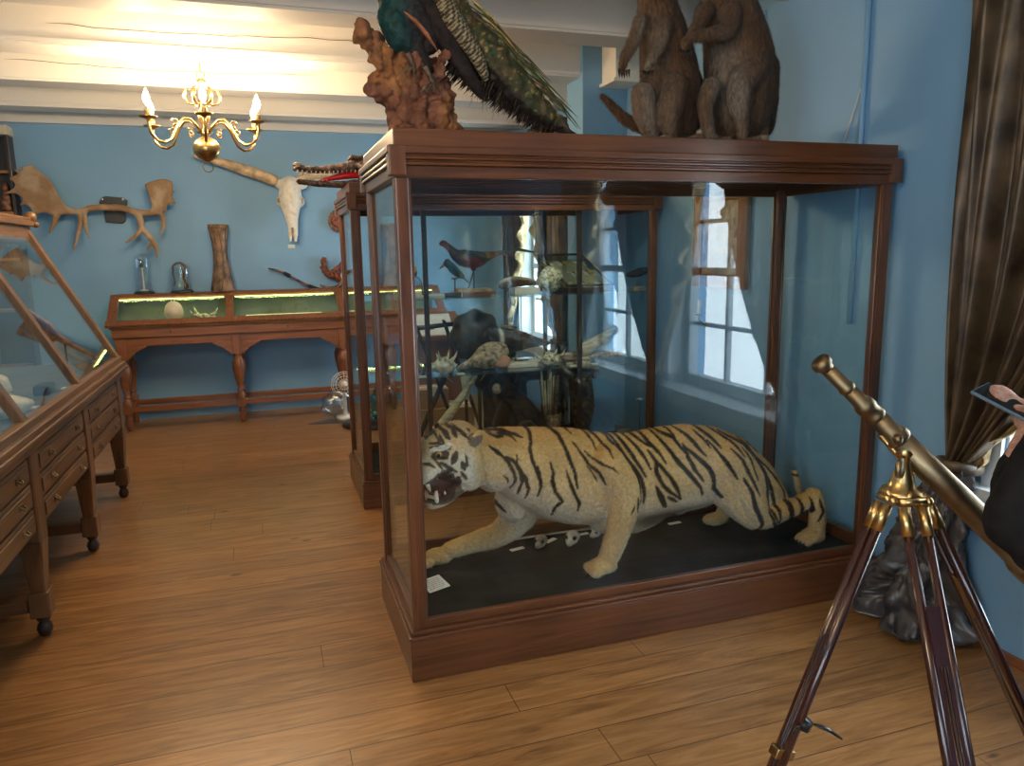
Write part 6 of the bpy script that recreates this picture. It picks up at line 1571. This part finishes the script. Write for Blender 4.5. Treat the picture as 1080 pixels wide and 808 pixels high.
def fan_shell(cx, w, h, mat, label, tilt=.3, y=4.66):
    t = thing('giant_shell', (cx, y, z2), label, 'shell'); vs = []; fs = []
    N, K = 40, 10
    for j in range(K+1):
        r = j/K
        for i in range(N+1):
            a = -1.25+2.5*i/N; rr = r*(1+.05*math.cos(i*PI/2.5))
            x = cx + w*rr*math.sin(a); zz = z2 + .012 + h*(1-r*.55)*math.sin(r*2.2)*.8*(.4+.6*math.cos(a)) + .006*math.cos(i*PI/2.5)*r; yy = y + .07 - .15*rr*math.cos(a)
            vs.append((x, yy, zz))
    for j in range(K):
        for i in range(N): a = j*(N+1)+i; fs.append((a, a+1, a+N+2, a+N+1))
    o = MB().add(vs, fs, mat, True).build('valve', t); s = o.modifiers.new('s','SOLIDIFY'); s.thickness = .009
    vs = [(x, y2, max(z2+.002, 2*z2+.03-z*.55-z2*.45)) for x, y2, z in vs]
    return t
fan_shell(2.24, .13, .10, 'shell_ridge', 'large ribbed brown-grey shell at the right of the middle shelf')
t = thing('pale_tusk_shell', (2.28,4.75,z2), 'long pale pointed shell rising behind the ribbed shell', 'shell')
MB().chain([(V(2.14,4.85,z2+.060),.050),(V(2.22,4.85,z2+.10),.052),(V(2.32,4.85,z2+.155),.036),(V(2.40,4.85,z2+.215),.008)], 'horn_pale').lathe([(.05,0),(.055,.004),(.04,.02)], (2.16,4.85,z2), 'horn_pale').build('shell_body', t)
t = thing('yellow_fish', (2.46,4.58,SH2), 'tiny yellow fish mounted at the right end of the middle shelf', 'fish')
q = P(686,375,1,4.58); MB().ell(q, (.028,.008,.012), 'fish_yellow').prism([(0,0),(.022,.010),(.022,-.010)], q+V(.022,-.002,0), (1,0,0), (0,0,1), (0,.004,0), 'fish_yellow').build('body', t)
MB().cyl(V(q.x,4.58,z2), q, .003, 'iron', n=6).lathe([(.02,0),(.018,.006),(.004,.008)], (q.x,4.58,z2), 'iron').build('pin_stand', t)
for i, (x, y) in enumerate(((1.15,4.53),(.90,4.52),(2.09,4.55),(1.93,4.54))): lbl(x, y, z2, .05, 'small pale specimen card along the front of the middle shelf', h=.012, grp='specimen cards on the middle shelf')
# ---- on the case floor
zf_ = DK2
G = lambda zx, zy, y=4.8: P(430+zx/5.68, 380+zy/5.68, 1, y)
t = thing('curved_horn', (1.15,4.72,zf_), 'long pale curved horn leaning on the floor of the second case', 'horn')
MB().chain([(V(.86,4.66,zf_+.04),.036),(V(.98,4.68,zf_+.16),.036),(V(1.10,4.72,zf_+.29),.032),(V(1.22,4.76,zf_+.42),.024),(V(1.33,4.80,zf_+.54),.008)], 'horn_pale').build('horn_body', t)
t = thing('antelope_skull', (1.42,4.95,zf_), 'small horned skull on a post at the left of the case floor', 'skull')
MB().cyl((1.30,4.98,zf_), (1.30,4.98,zf_+.42), .012, 'iron', n=10).lathe([(.07,0),(.065,.015),(.015,.02)], (1.30,4.98,zf_), 'darkwood').build('stand', t)
MB().chain([(V(1.30,4.95,zf_+.50),.045),(V(1.29,4.92,zf_+.44),.032),(V(1.28,4.90,zf_+.38),.018)], 'bone').build('cranium', t)
for s in (1,-1): MB().tube([(1.30+.02*s,4.96,zf_+.53),(1.30+.10*s,4.97,zf_+.58),(1.30+.14*s,4.97,zf_+.52),(1.30+.10*s,4.95,zf_+.48)], [.014,.012,.009,.003], 'bone_dark', 8).build('horn', t)
t = thing('black_monkey', (1.62,4.80,zf_), 'black furry stuffed monkey crouching in the middle of the case floor', 'monkey')
m = MB(); m.chain([(V(1.74,4.86,zf_+.13),.12),(V(1.64,4.86,zf_+.25),.125),(V(1.56,4.84,zf_+.36),.10),(V(1.50,4.80,zf_+.42),.06)]); m.ell((1.48,4.76,zf_+.47), (.07,.07,.075), 'm')
m.chain([(V(1.54,4.78,zf_+.34),.05),(V(1.46,4.72,zf_+.22),.040),(V(1.44,4.68,zf_+.05),.032)]); m.chain([(V(1.70,4.78,zf_+.12),.08),(V(1.64,4.70,zf_+.16),.055),(V(1.64,4.67,zf_+.04),.038)]); m.chain([(V(1.70,4.95,zf_+.12),.08),(V(1.62,4.99,zf_+.14),.055),(V(1.62,5.0,zf_+.04),.038)])
m.chain([(V(1.82,4.84,zf_+.12),.03),(V(1.92,4.80,zf_+.05),.022),(V(2.0,4.72,zf_+.024),.018)])
mo = fuse(m, 'body', .008, lambda co, no: np.array([(.014,.010,.009)]*len(co))*(1+.5*lam_noise(co, 40)[:,None]), 'fur', smooth=2, parent=t, rough=.005, rscale=50, hair=(16000, .03, .0016, (.3,0,-1), None))
MB().ell((1.445,4.705,zf_+.46), (.034,.022,.038), 'bone_dark').ell((1.435,4.688,zf_+.47), .005, 'eye_dark').ell((1.46,4.685,zf_+.47), .005, 'eye_dark').build('face', mo)
t = thing('wicker_basket', (1.93,4.92,zf_), 'upright bundle of brown sticks and quills in a basket behind the monkey', 'basket')
MB().lathe([(.07,0),(.085,.10),(.09,.20),(.085,.20),(.075,.10),(.06,.01),(.0,.01)], (1.93,4.98,zf_), 'wicker', 24).build('basket_body', t)
m = MB(); rd = random.Random(6)
for i in range(16): a = rd.uniform(0,2*PI); r = rd.uniform(0,.05); m.tube([(1.93+r*math.cos(a),4.98+r*math.sin(a),zf_+.03),(1.93+2.0*r*math.cos(a),4.98+1.6*r*math.sin(a),zf_+rd.uniform(.42,.55))], .0075, rd.choice(['wicker','bark','horn_base']), 6)
m.build('sticks', t)
t = thing('dark_owl', (2.16,4.85,zf_), 'brown mottled stuffed owl on the floor of the second case', 'bird')
m = MB(); m.chain([(V(2.16,4.9,zf_+.12),.06),(V(2.16,4.9,zf_+.24),.09),(V(2.16,4.89,zf_+.36),.075),(V(2.16,4.88,zf_+.44),.06)]); m.chain([(V(2.14,4.92,zf_+.12),.04),(V(2.14,4.95,zf_+.03),.02)])
ow = fuse(m, 'body', .007, lambda co, no: mixc(np.array([(.05,.032,.02)]*len(co)), np.array((.16,.11,.06)), sstep(lam_noise(co, 26), 0, .4)), 'plume', smooth=2, parent=t, rough=.004, rscale=45)
for s in (1,-1): MB().ell((2.16+.022*s,4.826,zf_+.455), .010, 'eye_amber').build('eye', ow)
MB().cyl((2.16,4.9,zf_), (2.16,4.9,zf_+.08), .05, 'darkwood', n=18).build('base', t)
for i, (x, y, r) in enumerate(((2.36,4.62,.06),(2.44,4.78,.05),(2.24,4.62,.045),(2.02,4.60,.05))):
    shell_lump('round_stone', (x, y, zf_), (r*1.2, r, r*.75), 'stone', ['largest grey-brown stone at the right end of the case floor','rounded stone against the right end of the case floor','smaller stone in front of the owl','flat stone beside the monkey tail'][i], 'stone', 60+i, amp=.15)
t = thing('hanging_tern', (2.42,4.62,zf_), 'little white bird with spread wings pinned above the stones', 'bird')
q = P(675,421,1,4.62); m = MB()
m.ell(q, (.010,.026,.010), 'feather_white').tube([q, q+V(-.018,0,.006), q+V(-.036,0,-.006)], [.008,.007,.001], 'feather_white', 6, flat=.4).tube([q, q+V(.018,0,.006), q+V(.036,0,-.006)], [.008,.007,.001], 'feather_white', 6, flat=.4).build('body', t)
MB().cyl(V(q.x,4.62,zf_), q, .0025, 'iron', n=6).lathe([(.022,0),(.02,.006),(.004,.008)], (q.x,4.62,zf_), 'iron').build('pin_stand', t)

t = thing('dark_hide', (1.98, 5.02, zf_), 'large dark furry hide draped over a low rack at the back of the case floor', 'hide')
m = MB(); m.chain([(V(1.45,5.06,zf_+.46),.07),(V(1.70,5.06,zf_+.50),.075),(V(2.0,5.06,zf_+.51),.075),(V(2.30,5.06,zf_+.47),.065)])
for x in (1.50,1.72,1.95,2.18): m.chain([(V(x,5.07,zf_+.45),.065),(V(x+.01,5.08,zf_+.26),.055),(V(x,5.09,zf_+.08),.045)])
fuse(m, 'fur_hide', .009, lambda co, no: np.array([(.016,.012,.011)]*len(co))*(1+.5*lam_noise(co, 30)[:,None]), 'fur', smooth=2, parent=t, rough=.006, rscale=40)
for x in (1.42, 2.36): MB().cyl((x,5.06,zf_), (x,5.06,zf_+.46), .014, 'iron', n=10).build('rack_leg', t)
# ================================================================== visitor at the right edge, holding a phone
def person():
    cx, cy = 1.665, .93
    root = thing('person', (cx, cy, 0), 'person in a black jacket at the right edge, elbow bent, holding up a phone', 'person')
    def build_body():
        m = MB()
        # continuous figure: legs, trunk, neck, head, arms
        for s in (1,-1):
            m.chain([(V(cx+.10*s,cy,.90),.095),(V(cx+.105*s,cy+.01,.70),.085),(V(cx+.105*s,cy+.02,.50),.062),(V(cx+.105*s,cy,.32),.056),(V(cx+.105*s,cy-.01,.12),.042),(V(cx+.105*s,cy-.01,.07),.044)])
            m.cap((cx+.105*s,cy-.03,.045), (cx+.12*s,cy+.15,.035), .042, .032)
        m.chain([(V(cx-.06,cy,.95),.125),(V(cx-.055,cy,1.15),.115),(V(cx-.07,cy,1.32),.115)]); m.chain([(V(cx+.06,cy,.95),.125),(V(cx+.055,cy,1.15),.115),(V(cx+.07,cy,1.32),.115)])
        m.chain([(V(cx-.17,cy,1.42),.062),(V(cx,cy,1.45),.075),(V(cx+.17,cy,1.42),.062)]); m.chain([(V(cx,cy,1.44),.062),(V(cx,cy+.01,1.56),.055)])
        m.ell((cx,cy+.02,1.68), (.078,.098,.115), 'm'); m.ell((cx,cy+.05,1.62), (.055,.065,.065), 'm'); m.chain([(V(cx,cy+.115,1.67),.012),(V(cx,cy+.128,1.645),.014)])
        for s in (1,-1): m.ell((cx+.080*s,cy+.01,1.67), (.012,.02,.03), 'm')
        m.chain([(V(cx+.19,cy,1.40),.058),(V(cx+.24,cy-.01,1.16),.046),(V(cx+.22,cy+.12,1.05),.038),(V(cx+.17,cy+.28,1.10),.030)])
        m.chain([(V(cx-.19,cy,1.40),.058),(V(cx-.27,cy+.02,1.20),.048),(V(cx-.315,cy+.05,1.06),.046)])
        m.chain([(V(cx-.315,cy+.05,1.06),.044),(V(cx-.22,cy+.13,1.10),.038),(V(cx-.085,cy+.215,1.14),.028)])
        # palm of the near hand
        m.chain([(V(cx-.075,cy+.222,1.145),.026),(V(cx-.052,cy+.262,1.165),.026),(V(cx-.046,cy+.275,1.178),.024)])
        for s, px_ in ((1, cx+.17),): m.chain([(V(px_,cy+.29,1.10),.028),(V(px_,cy+.35,1.12),.024)])
        return m
    m = build_body()
    ph = V(cx-.078, cy+.282, 1.193)
    # fingers close round the phone
    pal = V(cx-.046, cy+.275, 1.178)
    for i in range(4):
        b = pal + V(.004, .016-.012*i+.0, .016-.010*i)
        k1 = b+V(-.012+.002*i,.020,.022); k2 = k1+V(-.026,.010,.006); k3 = k2+V(-.016,-.010,-.006)
        r = (.0085,.0092,.0088,.0074)[i]; m.chain([(b,r+.001),(k1,r),(k2,r*.92),(k3,r*.78)], n=10)
    m.chain([(pal+V(-.002,-.020,-.012),.012),(pal+V(-.024,-.030,.004),.010),(pal+V(-.044,-.022,.012),.0085)], n=10)
    R0 = V(cx+.17,cy+.35,1.12)
    for i in range(4): b = R0+V(.018-.012*i,.01,0); m.chain([(b,.009),(b+V(0,.028,-.004),.0085),(b+V(-.004,.04,-.024),.007)], n=10)
    m.chain([(R0+V(-.02,-.02,0),.011),(R0+V(-.036,.004,.004),.009),(R0+V(-.034,.026,.0),.008)], n=10)
    def colf(co, no): return np.array([(.56,.30,.21)]*len(co))*(1+.06*lam_noise(co, 30)[:,None])
    body = fuse(m, 'body', .0055, colf, 'plume', smooth=4, parent=root)
    # clothes: slightly larger shells
    j = MB()
    j.chain([(V(cx-.065,cy,.90),.145),(V(cx-.06,cy,1.15),.130),(V(cx-.07,cy,1.32),.130)]); j.chain([(V(cx+.065,cy,.90),.145),(V(cx+.06,cy,1.15),.130),(V(cx+.07,cy,1.32),.130)])
    j.chain([(V(cx-.17,cy,1.42),.078),(V(cx,cy,1.45),.085),(V(cx+.17,cy,1.42),.078)]); j.chain([(V(cx,cy,1.46),.07),(V(cx,cy+.005,1.51),.066)])
    j.chain([(V(cx+.19,cy,1.40),.074),(V(cx+.24,cy-.01,1.16),.062),(V(cx+.22,cy+.12,1.05),.054),(V(cx+.18,cy+.25,1.09),.044)])
    j.chain([(V(cx-.19,cy,1.40),.074),(V(cx-.26,cy+.02,1.18),.070),(V(cx-.315,cy+.04,1.03),.076)])
    j.chain([(V(cx-.315,cy+.04,1.03),.072),(V(cx-.23,cy+.11,1.075),.060),(V(cx-.13,cy+.175,1.11),.043)])
    j.chain([(V(cx-.315,cy+.0,.99),.062),(V(cx-.26,cy+.0,.96),.06),(V(cx-.16,cy+.0,.98),.08)])
    def colj(co, no): return np.array([(.010,.010,.012)]*len(co))
    fuse(j, 'jacket', .008, None, 'black_cloth', smooth=3, parent=root, rough=.006, rscale=14)
    p = MB()
    for s in (1,-1): p.chain([(V(cx+.10*s,cy,.90),.118),(V(cx+.107*s,cy+.01,.70),.102),(V(cx+.107*s,cy+.02,.50),.082),(V(cx+.107*s,cy,.32),.076),(V(cx+.107*s,cy-.01,.13),.068)])
    fuse(p, 'trousers', .009, lambda co, no: np.array([(.02,.026,.045)]*len(co)), 'plume', smooth=3, parent=root)
    for s in (1,-1):
        q = MB(); q.cap((cx+.105*s,cy-.045,.052), (cx+.125*s,cy+.17,.042), .052, .042); fuse(q, 'shoe', .008, lambda co, no: np.array([(.02,.018,.016)]*len(co)), 'plume', smooth=1, parent=root)
    h = MB(); h.ell((cx,cy-.005,1.705), (.090,.100,.108), 'm'); h.ell((cx,cy-.05,1.66), (.078,.06,.09), 'm'); fuse(h, 'hair', .008, lambda co, no: np.array([(.06,.035,.02)]*len(co)), 'fur', smooth=2, parent=root, rough=.004, rscale=40)
    for s in (1,-1): MB().ell((cx+.030*s,cy+.108,1.685), .011, 'feather_white').ell((cx+.030*s,cy+.117,1.685), .006, 'eye_dark').build('eye', body)
    MB().ell((cx,cy+.118,1.615), (.024,.008,.007), 'tongue').build('mouth', body)
    t = thing('phone', ph, 'blue-grey phone held up in the raised hand at the right edge', 'phone')
    R_ = Euler((math.radians(22), math.radians(-12), math.radians(10))).to_matrix()
    def hx(x, y, z): return ph + R_@Vector((x,y,z))
    def slab(x0,y0,z0,x1,y1,z1,mat,name):
        mb = MB(); vs = [hx(*p) for p in ((x0,y0,z0),(x1,y0,z0),(x1,y1,z0),(x0,y1,z0),(x0,y0,z1),(x1,y0,z1),(x1,y1,z1),(x0,y1,z1))]
        mb.add(vs, [(3,2,1,0),(4,5,6,7),(0,1,5,4),(1,2,6,5),(2,3,7,6),(3,0,4,7)], mat); return mb.build(name, t, .0025)
    slab(-.035,-.07,-.004,.035,.07,.004,'phone_body','phone_case')
    slab(-.031,-.066,.004,.031,.066,.0048,'phone_screen','screen')
person()
SKY, EXPO = 13, .12
# ================================================================== light
w = bpy.data.worlds.new('world'); bpy.context.scene.world = w; w.use_nodes = True
nt = w.node_tree; bg = nt.nodes['Background']; bg.inputs[0].default_value = (.82, .92, 1.0, 1); bg.inputs[1].default_value = SKY
def portal(loc, nrm, w_, h_):
    l = bpy.data.lights.new('daylight_portal', 'AREA'); l.shape = 'RECTANGLE'; l.cycles.is_portal = True
    o = bpy.data.objects.new('daylight_portal', l); C.objects.link(o); o.location = loc
    o.rotation_euler = Vector(nrm).to_track_quat('-Z', 'Z').to_euler(); R = o.rotation_euler.to_matrix()
    if abs((R@Vector((1,0,0))).z) < .5: l.size, l.size_y = w_, h_
    else: l.size, l.size_y = h_, w_
for (y0, y1, z0, z1) in WIN: portal((WX+T-.01, (y0+y1)/2, (z0+z1)/2), (-1,0,0), y1-y0, z1-z0)
portal(((RW_FILL[0]+RW_FILL[1])/2, WYR-.29, (RW_FILL[2]+RW_FILL[3])/2), (0,1,0), RW_FILL[1]-RW_FILL[0], RW_FILL[3]-RW_FILL[2])
portal((WXL-.29, (LW_FILL[0]+LW_FILL[1])/2, (LW_FILL[2]+LW_FILL[3])/2), (1,0,0), LW_FILL[1]-LW_FILL[0], LW_FILL[3]-LW_FILL[2])
# lamps strip glow inside the back table vitrine
for x in (-.82, .19, 1.20):
    l = bpy.data.lights.new('strip_lamp', 'AREA'); l.shape = 'RECTANGLE'; l.size = .85; l.size_y = .02; l.energy = 2.2; l.color = (.85,.95,.32)
    o = bpy.data.objects.new('strip_lamp', l); C.objects.link(o); o.location = (x, 7.565, 1.165)
# twin-headed spotlight on the beam above the tiger case, turned to the bird case
t = thing('twin_spotlight', (1.72, 3.22, 2.75), 'small twin-headed white spotlight under the beam above the tiger case', 'spotlight')
MB().box((1.60, 3.19, 2.735), (1.84, 3.25, 2.75), 'white_paint').build('mounting_plate', t, .003)
for k, (lx, tgt) in enumerate(((1.64, (1.45, 4.75, 1.05)), (1.80, (2.10, 4.75, 1.25)))):
    a = V(lx, 3.22, 2.70); d = (V(*tgt)-a).normalized()
    MB().cyl((lx,3.22,2.735), (lx,3.22,2.70), .006, 'white_paint', n=8).lathe([(.018,-.05),(.026,-.045),(.032,.03),(.028,.03),(.024,.0),(.0,-.01)], a, 'white_paint', 20, axis=d).build('spot_head', t)
    MB().lathe([(.0,.004),(.022,.004),(.022,.010),(.0,.014)], a, 'bulb', 14, axis=d).build('spot_lens', t)
    l = bpy.data.lights.new('spot', 'SPOT'); l.energy = 42; l.color = (1, .88, .68); l.spot_size = math.radians(46); l.spot_blend = .6; l.shadow_soft_size = .03
    o = bpy.data.objects.new('spot', l); C.objects.link(o); o.location = a + d*.05; o.rotation_euler = d.to_track_quat('-Z', 'Y').to_euler()
sc = bpy.context.scene
sc.view_settings.view_transform = 'Standard'; sc.view_settings.look = 'None'; sc.view_settings.exposure = EXPO; sc.view_settings.gamma = 1; sc.view_settings.use_curve_mapping = False
cy = sc.cycles
cy.use_denoising = True; cy.max_bounces = 9; cy.diffuse_bounces = 5; cy.glossy_bounces = 5; cy.transparent_max_bounces = 40; cy.transmission_bounces = 6
cy.sample_clamp_indirect = 6; cy.caustics_reflective = False; cy.caustics_refractive = False
